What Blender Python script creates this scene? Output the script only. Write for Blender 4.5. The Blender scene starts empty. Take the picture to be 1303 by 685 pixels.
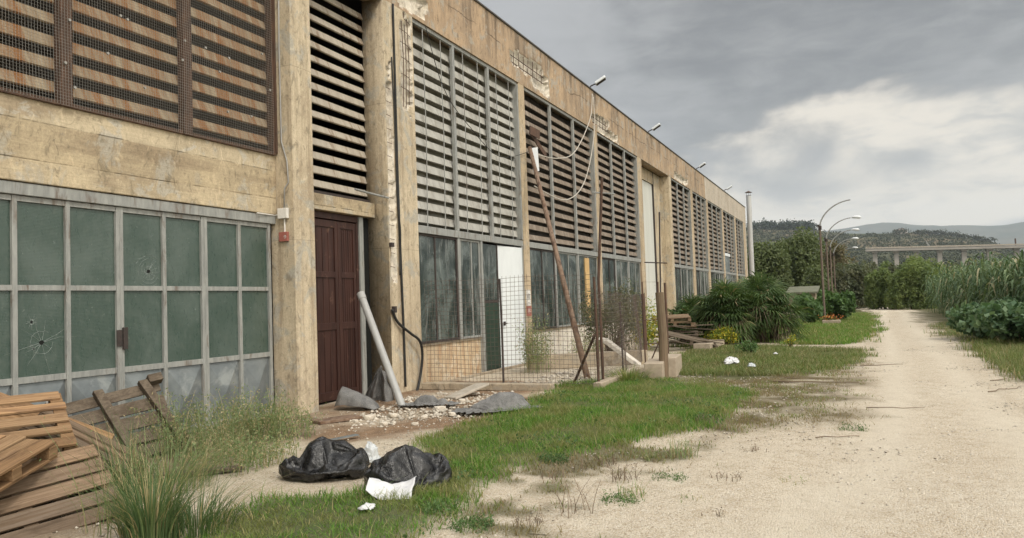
import bpy, math, random
import numpy as np
from mathutils import Vector, Matrix
sc = bpy.context.scene
COL = sc.collection
R = math.radians

# ------------------------------------------------------------------ camera
# world: X runs along the facade away from the camera, Y towards the facade, Z up
FPX, YAW, PIT, ROL = 995.0, 0.41142, 0.0437, -0.034625
CX, CY = 651.5, 342.5
cam_F = np.array([math.cos(YAW)*math.cos(PIT), math.sin(YAW)*math.cos(PIT), math.sin(PIT)])
_r = np.array([math.sin(YAW), -math.cos(YAW), 0.0]); _u = np.cross(_r, cam_F)
cam_R = _r*math.cos(ROL)+_u*math.sin(ROL); cam_U = -_r*math.sin(ROL)+_u*math.cos(ROL)
CAMZ = 1.6
cd = bpy.data.cameras.new('camera'); cam = bpy.data.objects.new('camera', cd); COL.objects.link(cam)
cd.sensor_width = 36; cd.lens = 36*FPX/1303; cd.clip_start = .05; cd.clip_end = 30000
M = Matrix((( cam_R[0], cam_U[0], -cam_F[0], 0), (cam_R[1], cam_U[1], -cam_F[1], 0), (cam_R[2], cam_U[2], -cam_F[2], CAMZ), (0, 0, 0, 1)))
cam.matrix_world = M
sc.camera = cam

# ------------------------------------------------------------------ light, sky, exposure
SUN_EL, SUN_DIR = R(50), (-.58, -.78)
world = bpy.data.worlds.new('World'); sc.world = world; world.use_nodes = True
sun = bpy.data.lights.new('sun', 'SUN'); sun.energy = 1.5; sun.angle = R(10); sun.color = (1, .94, .84)
so = bpy.data.objects.new('sun', sun); COL.objects.link(so)
_h = math.hypot(*SUN_DIR)
sv = Vector((SUN_DIR[0]/_h*math.cos(SUN_EL), SUN_DIR[1]/_h*math.cos(SUN_EL), math.sin(SUN_EL)))
so.rotation_euler = sv.to_track_quat('Z', 'Y').to_euler()
sc.view_settings.view_transform = 'Standard'; sc.view_settings.look = 'None'
sc.view_settings.gamma = 1; sc.view_settings.use_curve_mapping = False
sc.view_settings.exposure = 0.52
sc.render.engine = 'CYCLES'
sc.cycles.use_denoising = True
sc.cycles.max_bounces = 8; sc.cycles.transparent_max_bounces = 16; sc.cycles.volume_bounces = 1
sc.cycles.caustics_reflective = False; sc.cycles.caustics_refractive = False


class NT:
    """small node-tree helper"""
    def __init__(s, tree):
        s.t = tree; s.t.nodes.clear()
    def n(s, typ, props=None, **ins):
        nd = s.t.nodes.new(typ)
        for k, v in (props or {}).items(): setattr(nd, k, v)
        for k, v in ins.items():
            k2 = int(k[1:]) if k[0] == 'i' and k[1:].isdigit() else k.replace('_', ' ')
            s.put(nd.inputs[k2], v)
        return nd
    def put(s, sock, v):
        if isinstance(v, bpy.types.NodeSocket): s.t.links.new(v, sock)
        elif isinstance(v, bpy.types.Node): s.t.links.new(v.outputs[0], sock)
        else:
            if isinstance(v, tuple) and len(v) == 3 and sock.type == 'RGBA': v = (*v, 1)
            sock.default_value = v
    def math(s, op, a, b=0.0, c=0.0, clamp=False):
        nd = s.t.nodes.new('ShaderNodeMath'); nd.operation = op; nd.use_clamp = clamp
        s.put(nd.inputs[0], a); s.put(nd.inputs[1], b); s.put(nd.inputs[2], c)
        return nd.outputs[0]
    def mix(s, f, a, b, mode='MIX'):
        nd = s.t.nodes.new('ShaderNodeMix'); nd.data_type = 'RGBA'; nd.blend_type = mode
        s.put(nd.inputs[0], f); s.put(nd.inputs[6], a); s.put(nd.inputs[7], b)
        return nd.outputs[2]
    def rng(s, v, a, b, c=0.0, d=1.0, smooth=False):
        nd = s.t.nodes.new('ShaderNodeMapRange'); nd.clamp = True
        if smooth: nd.interpolation_type = 'SMOOTHSTEP'
        s.put(nd.inputs[0], v)
        for i, x in enumerate((a, b, c, d)): s.put(nd.inputs[i+1], x)
        return nd.outputs[0]
    def noise(s, vec, scale, detail=5, rough=.55, dist=0.0):
        nd = s.t.nodes.new('ShaderNodeTexNoise')
        if vec is not None: s.put(nd.inputs['Vector'], vec)
        nd.inputs['Scale'].default_value = scale; nd.inputs['Detail'].default_value = detail
        nd.inputs['Roughness'].default_value = rough; nd.inputs['Distortion'].default_value = dist
        return nd.outputs[0]
    def map(s, vec, sc_=(1, 1, 1), loc=(0, 0, 0)):
        nd = s.t.nodes.new('ShaderNodeMapping'); s.put(nd.inputs[0], vec)
        nd.inputs['Scale'].default_value = sc_; nd.inputs['Location'].default_value = loc
        return nd.outputs[0]
    def xyz(s, vec):
        nd = s.t.nodes.new('ShaderNodeSeparateXYZ'); s.put(nd.inputs[0], vec); return nd.outputs
    def coord(s, which='Object'):
        return s.t.nodes.new('ShaderNodeTexCoord').outputs[which]


# sky: nishita behind a broken overcast deck laid on a flat cloud plane (depends on direction only)
w = NT(world.node_tree)
sky = w.n('ShaderNodeTexSky', dict(sky_type='NISHITA', sun_disc=False, sun_elevation=SUN_EL,
          sun_rotation=math.atan2(SUN_DIR[0], SUN_DIR[1]), air_density=1.0, dust_density=2.0))
bg1 = w.n('ShaderNodeBackground', Color=sky, Strength=0.1)
gen = w.coord('Generated')
gx, gy, gz = w.xyz(gen)
up = w.math('MAXIMUM', gz, 0.0)
den = w.math('ADD', up, 0.10)
px_ = w.math('DIVIDE', gx, den); py_ = w.math('DIVIDE', gy, den)
pv = w.n('ShaderNodeCombineXYZ', X=px_, Y=py_, Z=0.0)
nA = w.noise(w.map(pv, (1, 1, 1), (3.3, 1.7, 0)), .42, 7, .5, .4)
nB = w.noise(w.map(pv, (1, 1, 1), (9.1, 4.2, 0)), 1.5, 9, .55, .6)
# billows in plain direction space, for the heaped clouds low down
nC = w.noise(w.map(gen, (1, 1, 2.3), (2.0, 5.5, 1.0)), 4.6, 8, .52, .45)
az = w.math('ARCTAN2', gy, gx)                       # 0 along +X (down the lane)
elev = w.math('ARCSINE', gz)
bC = w.math('SUBTRACT', w.rng(nC, .30, .70), .5); bA = w.math('SUBTRACT', w.rng(nA, .30, .70), .5); bB = w.math('SUBTRACT', w.rng(nB, .30, .70), .5)
nD = w.noise(w.map(gen, (1, 1, 3.2), (7.0, 1.5, 3.0)), 13, 9, .58, .5); bD = w.math('SUBTRACT', w.rng(nD, .30, .70), .5)
edge = w.math('ADD', w.math('MULTIPLY', bC, .17), w.math('MULTIPLY', bD, .035))
e3 = w.math('ADD', w.math('ADD', elev, edge), w.math('MULTIPLY', az, .20))
deck = w.rng(e3, .155, .245, 0, 1, True)
glow = w.rng(w.math('ADD', az, w.math('MULTIPLY', edge, 1.2)), .17, .42, 1, 0, True)
tex = w.math('ADD', w.math('ADD', w.math('MULTIPLY', bC, -.8), w.math('MULTIPLY', bD, .7)), w.rng(elev, .08, .17, .98, .48))
bright = w.mix(w.rng(tex, .10, .75, 0, 1, True), (.40, .385, .35), (.66, .595, .495))
bright = w.mix(glow, (.31, .305, .295), bright)
dtex = w.math('ADD', w.math('ADD', w.math('MULTIPLY', bA, .8), w.math('MULTIPLY', bD, .35)), w.math('ADD', .5, w.math('MULTIPLY', bC, .4)))
dark = w.mix(w.rng(dtex, .15, .85, 0, 1, True), (.135, .135, .135), (.27, .267, .26))
dark = w.mix(w.rng(w.math('ADD', az, w.math('MULTIPLY', edge, 1.0)), .10, .46, 0, .9, True), dark, (.34, .34, .34))
cl = w.mix(deck, bright, dark)
# bluish band of far rain low on the horizon
cl = w.mix(w.rng(w.math('ADD', elev, w.math('MULTIPLY', edge, .2)), .052, .078, .95, 0, True), cl, (.27, .29, .305))
# overcast brightened out of view, high overhead and behind, to light the facade
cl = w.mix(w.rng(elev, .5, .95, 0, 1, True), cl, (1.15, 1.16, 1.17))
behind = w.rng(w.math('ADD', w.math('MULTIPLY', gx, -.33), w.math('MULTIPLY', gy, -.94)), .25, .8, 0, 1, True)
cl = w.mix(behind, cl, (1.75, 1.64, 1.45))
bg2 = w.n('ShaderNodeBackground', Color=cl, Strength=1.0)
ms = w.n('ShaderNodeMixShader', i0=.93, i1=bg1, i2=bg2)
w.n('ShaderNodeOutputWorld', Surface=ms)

# ------------------------------------------------------------------ draped cloth shapes
# limp bags and netting are let fall over lumps with the cloth solver while the scene is still
# empty; only the settled vertex positions are kept
import bmesh
def drape(kind, seed, frames=48):
    rnd = random.Random(seed); tmp = []
    def ball(r, loc, sc3):
        bm = bmesh.new(); bmesh.ops.create_icosphere(bm, subdivisions=3, radius=r)
        for v in bm.verts: v.co = Vector((v.co.x*sc3[0]+loc[0], v.co.y*sc3[1]+loc[1], v.co.z*sc3[2]+loc[2]))
        solid(bm, 6)
    def solid(bm, fr):
        me = bpy.data.meshes.new('lump'); bm.to_mesh(me); bm.free(); o = bpy.data.objects.new('lump', me); COL.objects.link(o); tmp.append(o)
        o.modifiers.new('c', 'COLLISION'); o.collision.thickness_outer = .006; o.collision.cloth_friction = fr
    bm = bmesh.new(); bmesh.ops.create_grid(bm, x_segments=30, y_segments=30, size=2)
    for v in bm.verts: v.co.z = math.sin(v.co.x*7+seed)*math.cos(v.co.y*6)*.01
    solid(bm, 15)
    bm = bmesh.new()
    if kind == 'bag':
        for i in range(9): ball(rnd.uniform(.07, .12), (rnd.uniform(-.28, .28), rnd.uniform(-.15, .15), rnd.uniform(.05, .22)), (rnd.uniform(.8, 1.5), rnd.uniform(.8, 1.2), rnd.uniform(.7, 1.1)))
        bmesh.ops.create_icosphere(bm, subdivisions=5, radius=1)
        for v in bm.verts: v.co = Vector((v.co.x*.46, v.co.y*.30, v.co.z*.26+.29))
    else:
        if kind == 'ridge': ball(1, (.16, .02, .05), (.34, .15, .15)); ball(1, (-.12, -.06, .03), (.30, .09, .09))
        if kind == 'flat': ball(1, (-.1, .05, .02), (.28, .10, .08)); ball(.08, (.3, -.1, .0), (1.4, 1, .8))
        if kind == 'curl': ball(1, (.05, .0, .10), (.16, .16, .20)); ball(1, (-.22, .02, .04), (.14, .10, .10))
        bmesh.ops.create_grid(bm, x_segments=52, y_segments=36, size=.5)
        for v in bm.verts:
            x, y = v.co.x, v.co.y; v.co = Vector((x*1.0+.05*math.sin(y*9+seed), y*.6+.05*math.sin(x*7+seed), .33+.09*math.sin(x*5+seed)*math.cos(y*4)+.02*rnd.random()))
    me = bpy.data.meshes.new('sheet'); bm.to_mesh(me); bm.free(); c = bpy.data.objects.new('sheet', me); COL.objects.link(c); tmp.append(c)
    m = c.modifiers.new('cl', 'CLOTH'); q = m.settings; q.quality = 6; q.mass = .12; q.tension_stiffness = q.compression_stiffness = 8; q.shear_stiffness = 3
    q.bending_stiffness = .05 if kind == 'bag' else .12; q.air_damping = 2; q.shrink_min = -.50 if kind == 'bag' else -.42
    k = m.collision_settings; k.use_self_collision = True; k.self_distance_min = .005; k.distance_min = .006; k.collision_quality = 3
    sc.frame_start = 1; sc.frame_end = frames+1; m.point_cache.frame_start = 1; m.point_cache.frame_end = frames+1
    for f in range(1, frames+1): sc.frame_set(f)
    ev = c.evaluated_get(bpy.context.evaluated_depsgraph_get()); d = ev.to_mesh()
    V = np.empty(len(d.vertices)*3, np.float32); d.vertices.foreach_get('co', V); V = V.reshape(-1, 3).astype(float); F = np.array([list(p.vertices) for p in d.polygons]); ev.to_mesh_clear()
    for o in tmp:
        me_ = o.data; bpy.data.objects.remove(o); bpy.data.meshes.remove(me_)
    sc.frame_set(1); return V, F
DRAPED = {'bag1': drape('bag', 3), 'bag2': drape('bag', 11), 'ridge': drape('ridge', 5), 'flat': drape('flat', 8)}

# ------------------------------------------------------------------ placing helpers
def ray(x, y):
    return cam_F+(x-CX)/FPX*cam_R-(y-CY)/FPX*cam_U
def gp(x, y, z=0.0):
    v = ray(x, y); v = v*((z-CAMZ)/v[2]); return np.array([v[0], v[1], z])
def wp(x, y, Y):
    v = ray(x, y); v = v*(Y/v[1]); return np.array([v[0], Y, v[2]+CAMZ])
def xp(x, y, X):
    v = ray(x, y); v = v*(X/v[0]); return np.array([X, v[1], v[2]+CAMZ])

# ------------------------------------------------------------------ mesh helpers
def tagm(o, label=None, cat=None, group=None, kind=None):
    if label: o['label'] = label
    if cat: o['category'] = cat
    if group: o['group'] = group
    if kind: o['kind'] = kind
    return o
def empty(name, loc, label, cat, group=None, kind=None, rz=0.0):
    o = bpy.data.objects.new(name, None); COL.objects.link(o); o.location = loc; o.rotation_euler = (0, 0, rz)
    o.empty_display_size = .2
    return tagm(o, label, cat, group, kind)
def link(o, parent=None, world=True):
    COL.objects.link(o)
    if parent is not None:
        o.parent = parent
        if world:
            p = parent; m = Matrix.Identity(4)
            while p is not None:
                m = Matrix.LocRotScale(p.location, p.rotation_euler, p.scale) @ m if p.parent is None else p.matrix_parent_inverse @ Matrix.LocRotScale(p.location, p.rotation_euler, p.scale) @ m
                p = p.parent
            o.matrix_parent_inverse = m.inverted()
    return o
def dup(o, parent=None):
    c = o.copy(); COL.objects.link(c)
    if parent is not None: c.parent = parent
    for ch in list(o.children): dup(ch, c)
    return c
def np_mesh(name, V, F, mats, parent=None, smooth=False, midx=None):
    """V (n,3), F (m,k) all faces of k corners"""
    V = np.asarray(V, dtype=np.float32); F = np.asarray(F, dtype=np.int32)
    me = bpy.data.meshes.new(name); k = F.shape[1]
    me.vertices.add(len(V)); me.vertices.foreach_set('co', V.ravel())
    me.loops.add(F.size); me.loops.foreach_set('vertex_index', F.ravel())
    me.polygons.add(len(F)); me.polygons.foreach_set('loop_start', np.arange(0, F.size, k, dtype=np.int32))
    try: me.polygons.foreach_set('loop_total', np.full(len(F), k, dtype=np.int32))
    except Exception: pass
    if smooth: me.polygons.foreach_set('use_smooth', np.ones(len(F), dtype=bool))
    if not isinstance(mats, (list, tuple)): mats = [mats]
    for m in mats: me.materials.append(m)
    if midx is not None: me.polygons.foreach_set('material_index', np.asarray(midx, dtype=np.int32))
    me.update(calc_edges=True)
    o = bpy.data.objects.new(name, me)
    return link(o, parent)
def basis(d):
    d = Vector(d).normalized(); a = Vector((0, 0, 1)) if abs(d.z) < .95 else Vector((1, 0, 0))
    s = d.cross(a).normalized(); return d, s, d.cross(s).normalized()
class MB:
    def __init__(s): s.v = []; s.f = []; s.m = []
    def add(s, vs, fs, m=0):
        b = len(s.v); s.v += [tuple(map(float, v)) for v in vs]; s.f += [tuple(b+i for i in f) for f in fs]; s.m += [m]*len(fs); return s
    def box(s, a, b, m=0):
        (x0, y0, z0), (x1, y1, z1) = a, b
        if x0 > x1: x0, x1 = x1, x0
        if y0 > y1: y0, y1 = y1, y0
        if z0 > z1: z0, z1 = z1, z0
        return s.add([(x0, y0, z0), (x1, y0, z0), (x1, y1, z0), (x0, y1, z0), (x0, y0, z1), (x1, y0, z1), (x1, y1, z1), (x0, y1, z1)],
                     [(0, 3, 2, 1), (4, 5, 6, 7), (0, 1, 5, 4), (1, 2, 6, 5), (2, 3, 7, 6), (3, 0, 4, 7)], m)
    def obox(s, c, ax, m=0):
        """centre and three half-axis vectors"""
        c = Vector(c); X, Y, Z = [Vector(a) for a in ax]
        vs = [c+i*X+j*Y+k*Z for k in (-1, 1) for (i, j) in ((-1, -1), (1, -1), (1, 1), (-1, 1))]
        return s.add(vs, [(0, 3, 2, 1), (4, 5, 6, 7), (0, 1, 5, 4), (1, 2, 6, 5), (2, 3, 7, 6), (3, 0, 4, 7)], m)
    def tube(s, pts, r, n=8, cap=True, m=0):
        pts = [Vector(p) for p in pts]; rs = r if isinstance(r, (list, tuple)) else [r]*len(pts); b = len(s.v)
        ref = None
        for i, p in enumerate(pts):
            d = (pts[min(i+1, len(pts)-1)]-pts[max(i-1, 0)])
            d, a, c = basis(d)
            if ref is not None:
                a = (ref-d*ref.dot(d)); a = a.normalized() if a.length > 1e-6 else basis(d)[1]; c = d.cross(a)
            ref = a
            for k in range(n):
                t = 2*math.pi*k/n; q = p+a*math.cos(t)*rs[i]+c*math.sin(t)*rs[i]; s.v.append(tuple(q))
        for i in range(len(pts)-1):
            for k in range(n):
                s.f.append((b+i*n+k, b+i*n+(k+1) % n, b+(i+1)*n+(k+1) % n, b+(i+1)*n+k)); s.m.append(m)
        if cap:
            s.f.append(tuple(b+k for k in reversed(range(n)))); s.m.append(m)
            s.f.append(tuple(b+(len(pts)-1)*n+k for k in range(n))); s.m.append(m)
        return s
    def build(s, name, mats, parent=None, bevel=0, smooth=False, world=True, fixn=False):
        me = bpy.data.meshes.new(name); me.from_pydata(s.v, [], s.f)
        if not isinstance(mats, (list, tuple)): mats = [mats]
        for m in mats: me.materials.append(m)
        if len(mats) > 1: me.polygons.foreach_set('material_index', s.m)
        if smooth: me.polygons.foreach_set('use_smooth', [True]*len(me.polygons))
        me.update()
        o = bpy.data.objects.new(name, me); link(o, parent, world)
        if bevel:
            b = o.modifiers.new('bevel', 'BEVEL'); b.width = bevel; b.segments = 2; b.limit_method = 'ANGLE'
        return o
def vnoise(P, scale, seed=0, octv=3):
    """cheap value noise on (n,2|3) arrays -> 0..1"""
    P = np.asarray(P, dtype=np.float64)*scale
    if P.shape[1] == 2: P = np.hstack([P, np.zeros((len(P), 1))])
    out = np.zeros(len(P)); amp = 1; tot = 0
    for o in range(octv):
        i = np.floor(P).astype(np.int64); f = P-i; f = f*f*(3-2*f); acc = 0
        for dx in (0, 1):
            for dy in (0, 1):
                for dz in (0, 1):
                    h = ((i[:, 0]+dx)*374761393+(i[:, 1]+dy)*668265263+(i[:, 2]+dz)*2147483647+seed*144665+o*7919) & 0xffffffff
                    h = ((h ^ (h >> 13))*1274126177) & 0xffffffff; h = (h ^ (h >> 16)) & 0xffff
                    wgt = (f[:, 0] if dx else 1-f[:, 0])*(f[:, 1] if dy else 1-f[:, 1])*(f[:, 2] if dz else 1-f[:, 2])
                    acc = acc+wgt*h/65535.0
        out += amp*acc; tot += amp; amp *= .5; P = P*2.03+17.3
    return out/tot
def inpoly(P, poly):
    x, y = P[:, 0], P[:, 1]; c = np.zeros(len(P), bool); n = len(poly)
    for i in range(n):
        x1, y1 = poly[i][:2]; x2, y2 = poly[(i+1) % n][:2]
        k = ((y1 > y) != (y2 > y)) & (x < (x2-x1)*(y-y1)/((y2-y1) if y2 != y1 else 1e-9)+x1); c ^= k
    return c
def sdist(P, poly):
    """signed distance, + inside"""
    d = np.full(len(P), 1e9); n = len(poly)
    for i in range(n):
        a = np.array(poly[i][:2]); b = np.array(poly[(i+1) % n][:2]); ab = b-a
        t = np.clip(((P[:, :2]-a) @ ab)/max(ab @ ab, 1e-9), 0, 1); q = a+t[:, None]*ab
        d = np.minimum(d, np.hypot(P[:, 0]-q[:, 0], P[:, 1]-q[:, 1]))
    return np.where(inpoly(P, poly), d, -d)

# ------------------------------------------------------------------ materials
def mk(name):
    m = bpy.data.materials.new(name); m.use_nodes = True; t = NT(m.node_tree); return m, t
def fin(t, col, rough=.8, bump=None, bstr=.3, bdist=.01, metal=0.0, spec=.3, extra=None):
    p = t.n('ShaderNodeBsdfPrincipled', Base_Color=col, Roughness=rough, Metallic=metal)
    p.inputs['Specular IOR Level'].default_value = spec
    if bump is not None:
        b = t.n('ShaderNodeBump', Height=bump, Strength=bstr, Distance=bdist); t.put(p.inputs['Normal'], b)
    if extra: extra(p)
    t.n('ShaderNodeOutputMaterial', Surface=p)
def concrete(name, a, b, stain, stain_amt=.5, grey=(.30, .29, .26), grey_amt=.4, streak=(5, 5, .35), board=0.0, seed=0.0, topz=None, crack=False):
    m, t = mk(name); c = t.map(t.coord(), (1, 1, 1), (seed, seed*1.7, seed*.6))
    n1 = t.noise(c, .9, 5, .6); n2 = t.noise(t.map(c, streak), 1.0, 6, .6, .2); n3 = t.noise(c, 2.6, 9, .62, .8)
    n4 = t.noise(c, 38, 6, .7); n5 = t.noise(t.map(c, (1, 1, .5)), 9, 7, .7, 1.0)
    col = t.mix(t.rng(n1, .35, .68), a, b)
    n6 = t.noise(t.map(c, (streak[0]*3, streak[1]*3, streak[2]*1.6)), 1.0, 5, .65, .2)
    tz = t.rng(t.xyz(t.coord())[2], topz[0], topz[1], .35, 1.0) if topz else 1.0
    col = t.mix(t.math('MULTIPLY', t.math('MULTIPLY', t.rng(n2, .49, .64, 0, 1), tz), stain_amt), col, stain); col = t.mix(t.math('MULTIPLY', t.math('MULTIPLY', t.rng(n6, .55, .68, 0, 1), tz), stain_amt*.6), col, stain)
    if crack:
        cz = t.math('ADD', t.xyz(t.coord())[2], t.math('MULTIPLY', t.noise(c, .6, 6, .6), .5)); ck = t.math('ABSOLUTE', t.math('SUBTRACT', cz, 8.42)); col = t.mix(t.math('MULTIPLY', t.rng(ck, .004, .02, 1, 0), t.rng(n1, .42, .55)), col, (.10, .07, .05))
        vn = t.math('FRACT', t.math('DIVIDE', t.math('ADD', t.xyz(t.coord())[0], .8), 6.1)); col = t.mix(t.math('MULTIPLY', t.rng(vn, .0, .006, 1, 0), .7), col, (.12, .08, .05))
    col = t.mix(t.math('MULTIPLY', t.rng(n3, .52, .62, 0, 1, True), grey_amt), col, grey)
    col = t.mix(t.math('MULTIPLY', t.rng(n5, .54, .64, 0, 1), .7), col, tuple(x*.40 for x in a))
    col = t.mix(t.math('MULTIPLY', t.rng(n5, .32, .44, 1, 0), .40), col, tuple(min(.8, x*1.5) for x in a))
    col = t.mix(.5, col, t.mix(t.rng(n4, .3, .7), (.35, .35, .35), (.66, .66, .66)), 'OVERLAY')
    if not board and not crack:
        zf = t.math('FRACT', t.math('DIVIDE', t.math('ADD', t.xyz(t.coord())[2], t.math('MULTIPLY', n1, .05)), 2.72)); col = t.mix(t.math('MULTIPLY', t.rng(zf, .0, .005, 1, 0), .6), col, tuple(x*.3 for x in a))
    h = t.math('ADD', t.math('MULTIPLY', n4, .5), t.math('MULTIPLY', n5, 1.2))
    if board:
        z = t.xyz(c)[2]; zz = t.math('ADD', t.math('DIVIDE', z, board), t.math('MULTIPLY', n1, .06))
        fr = t.math('FRACT', zz); ln = t.math('MULTIPLY', t.rng(fr, 0, .035, 1, 0), t.rng(n3, .42, .58, .0, 1))
        grain = t.noise(t.map(c, (1.2, 1.2, 34)), 1.0, 5, .6, .3)
        col = t.mix(t.math('MULTIPLY', ln, .75), col, tuple(x*.28 for x in a))
        col = t.mix(t.math('MULTIPLY', t.rng(grain, .5, .75), .35), col, tuple(x*.55 for x in a))
        col = t.mix(.25, col, t.n('ShaderNodeTexWhiteNoise', dict(noise_dimensions='1D'), W=t.math('FLOOR', zz)).outputs[0], 'SOFT_LIGHT')
        h = t.math('SUBTRACT', t.math('ADD', h, t.math('MULTIPLY', grain, .7)), t.math('MULTIPLY', ln, 2.0))
    fin(t, col, .9, h, .55, .012, spec=.15)
    return m
def simple(name, a, b=None, rough=.7, scale=8, metal=0.0, bstr=.2, spec=.3, stretch=(1, 1, 1), rust=None, rust_amt=.5, rnd=0.0, coord='Object', rust_at=(.52, .62)):
    m, t = mk(name); c = t.map(t.coord(coord), stretch); n = t.noise(c, scale, 7, .62, .3)
    col = t.mix(t.rng(n, .32, .68), a, b or tuple(x*.7 for x in a))
    if rust:
        n2 = t.noise(c, scale*.45, 9, .68, .6); col = t.mix(t.math('MULTIPLY', t.rng(n2, rust_at[0], rust_at[1]), rust_amt), col, rust)
    if rnd:
        g = t.t.nodes.new('ShaderNodeNewGeometry').outputs['Random Per Island']
        col = t.mix(1.0, col, t.n('ShaderNodeCombineColor', Red=t.rng(g, 0, 1, 1-rnd, 1+rnd*.4), Green=t.rng(g, 0, 1, 1-rnd, 1+rnd*.4), Blue=t.rng(g, 0, 1, 1-rnd, 1+rnd*.4)), 'MULTIPLY')
    fin(t, col, rough, n, bstr, .01, metal, spec)
    return m
def leafmat(name, a, b, c3=None, trans=.35, rough=.55, dead=None, dead_amt=.1, scale=.8):
    m, t = mk(name); g = t.t.nodes.new('ShaderNodeNewGeometry').outputs['Random Per Island']
    n = t.noise(t.coord(), scale, 4, .6)
    col = t.mix(g, a, b)
    if c3: col = t.mix(t.rng(n, .46, .56), col, c3)
    if dead:
        g2 = t.math('FRACT', t.math('MULTIPLY', g, 37.7)); col = t.mix(t.rng(g2, 1-dead_amt-.02, 1-dead_amt), col, dead)
    p = t.n('ShaderNodeBsdfPrincipled', Base_Color=col, Roughness=rough); p.inputs['Specular IOR Level'].default_value = .25
    tr = t.n('ShaderNodeBsdfTranslucent', Color=t.mix(1.0, col, (1.25, 1.3, .8), 'MULTIPLY'))
    x = t.n('ShaderNodeMixShader', i0=trans, i1=p, i2=tr); t.n('ShaderNodeOutputMaterial', Surface=x)
    return m

M_ = {}
M_['pillar'] = concrete('pillar_concrete', (.52, .415, .285), (.39, .31, .21), (.20, .14, .09), .6, (.34, .32, .28), .6, (5, 5, .3), seed=1)
M_['pillar_light'] = concrete('pillar_pale_concrete', (.55, .465, .335), (.42, .345, .245), (.24, .18, .12), .55, (.36, .345, .30), .75, (6, 6, .3), seed=5)
M_['beam'] = concrete('board_marked_concrete', (.53, .44, .30), (.37, .305, .21), (.23, .17, .115), .55, (.43, .40, .335), .8, (.5, .5, 3), board=.43, seed=3)
M_['fascia'] = concrete('stained_fascia_concrete', (.46, .335, .22), (.30, .23, .165), (.11, .085, .065), .85, (.36, .33, .28), .8, (3.2, 3.2, .38), seed=8, topz=(7.5, 8.75), crack=True)
M_['fascia_pale'] = concrete('pale_fascia_concrete', (.50, .44, .36), (.43, .37, .30), (.27, .22, .17), .5, (.40, .38, .34), .5, (3.5, 3.5, .25), seed=11)
M_['spall'] = concrete('broken_concrete', (.70, .64, .54), (.52, .46, .37), (.28, .22, .16), .5, (.30, .28, .25), .5, (8, 8, 6), seed=13)
M_['sillwall'] = concrete('peeling_beige_plaster', (.58, .47, .32), (.48, .37, .25), (.38, .22, .12), .75, (.62, .56, .45), .6, (6, 6, .4), seed=17)
M_['whitewall'] = concrete('whitewashed_wall', (.66, .62, .55), (.58, .54, .47), (.42, .33, .24), .45, (.5, .48, .44), .4, (5, 5, .5), seed=19)
M_['kerb'] = concrete('kerb_concrete', (.40, .33, .24), (.33, .28, .21), (.22, .18, .13), .5, (.30, .28, .24), .5, (3, 3, 3), seed=23)
M_['steel'] = simple('grey_painted_steel', (.33, .335, .315), (.21, .215, .205), .55, 6, 0.0, .15, .4, (3, 3, .6), rust=(.11, .07, .045), rust_amt=.7, rust_at=(.55, .66))
M_['zinc'] = simple('galvanised_sheet', (.235, .26, .265), (.14, .16, .17), .45, 3.5, .4, .15, .5, rust=(.34, .36, .35), rust_amt=.7)
M_['rustysteel'] = simple('rusty_steel', (.060, .042, .034), (.12, .068, .045), .8, 14, 0.0, .5, .25, (1, 1, .3))
M_['rustpole'] = simple('rust_flaked_pole', (.14, .085, .055), (.24, .175, .13), .85, 14, 0.0, .5, .2, (1, 1, .3), rust=(.065, .038, .028), rust_amt=.8)
M_['darksteel'] = simple('dark_old_steel', (.035, .03, .028), (.06, .045, .04), .7, 20)
M_['wire'] = simple('zinc_wire', (.38, .38, .36), (.27, .25, .22), .5, 30, .3)
M_['fencewire'] = simple('old_fence_wire', (.13, .12, .11), (.10, .06, .04), .7, 6)
M_['slat_grey'] = simple('pale_grey_slats', (.43, .42, .385), (.32, .31, .28), .8, 2.2, 0, .3, .15, (2.5, 1, 1), rust=(.19, .17, .14), rust_amt=.5)
M_['slat_brown'] = simple('weathered_slats', (.25, .205, .165), (.165, .13, .10), .85, 3.0, 0, .4, .15, (3.5, 1, .8), rust=(.36, .32, .27), rust_amt=.55)
M_['slat_rust'] = simple('rust_streaked_slats', (.37, .31, .22), (.23, .165, .105), .85, 3.2, 0, .4, .15, (4.5, 1, .35), rust=(.23, .105, .04), rust_amt=.92, rust_at=(.44, .60))
M_['slat_door'] = simple('beige_stained_slats', (.40, .36, .29), (.30, .26, .21), .8, 3.0, 0, .35, .2, (4, 1, .4), rust=(.17, .11, .07), rust_amt=.7, rust_at=(.55, .62))
M_['backing'] = simple('grey_louvre_backing', (.30, .29, .25), (.20, .19, .165), .9, 1.5)  # flat grey standing in for the lit interior between the slats
M_['backing_dark'] = simple('dark_louvre_backing', (.06, .05, .042), (.035, .03, .026), .9, 1.5)  # near-black standing in for the shade behind the slats
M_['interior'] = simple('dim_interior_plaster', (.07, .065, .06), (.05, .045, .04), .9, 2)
M_['roofcap'] = simple('bitumen_roof_edge', (.10, .09, .08), (.07, .065, .06), .85, 6)
M_['white'] = simple('white_weathered_paint', (.74, .77, .78), (.66, .69, .70), .5, 3, 0, .05, .4, (1, 1, .4))
M_['panelwhite'] = simple('pale_sheet_panel', (.60, .60, .55), (.50, .50, .46), .6, 2, 0, .1, .3, (4, 1, .2))
M_['tag_white'] = simple('label_white', (.72, .70, .66), (.6, .58, .54), .6, 20)
M_['tag_red'] = simple('faded_red_plastic', (.36, .13, .10), (.28, .10, .08), .55, 20)
M_['green_door'] = simple('dark_green_sheet', (.025, .05, .035), (.018, .035, .026), .45, 4)
M_['lamp_pole'] = simple('weathered_lamp_pole', (.19, .15, .12), (.12, .09, .07), .8, 6, 0, .3, .2, (1, 1, .3))
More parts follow.
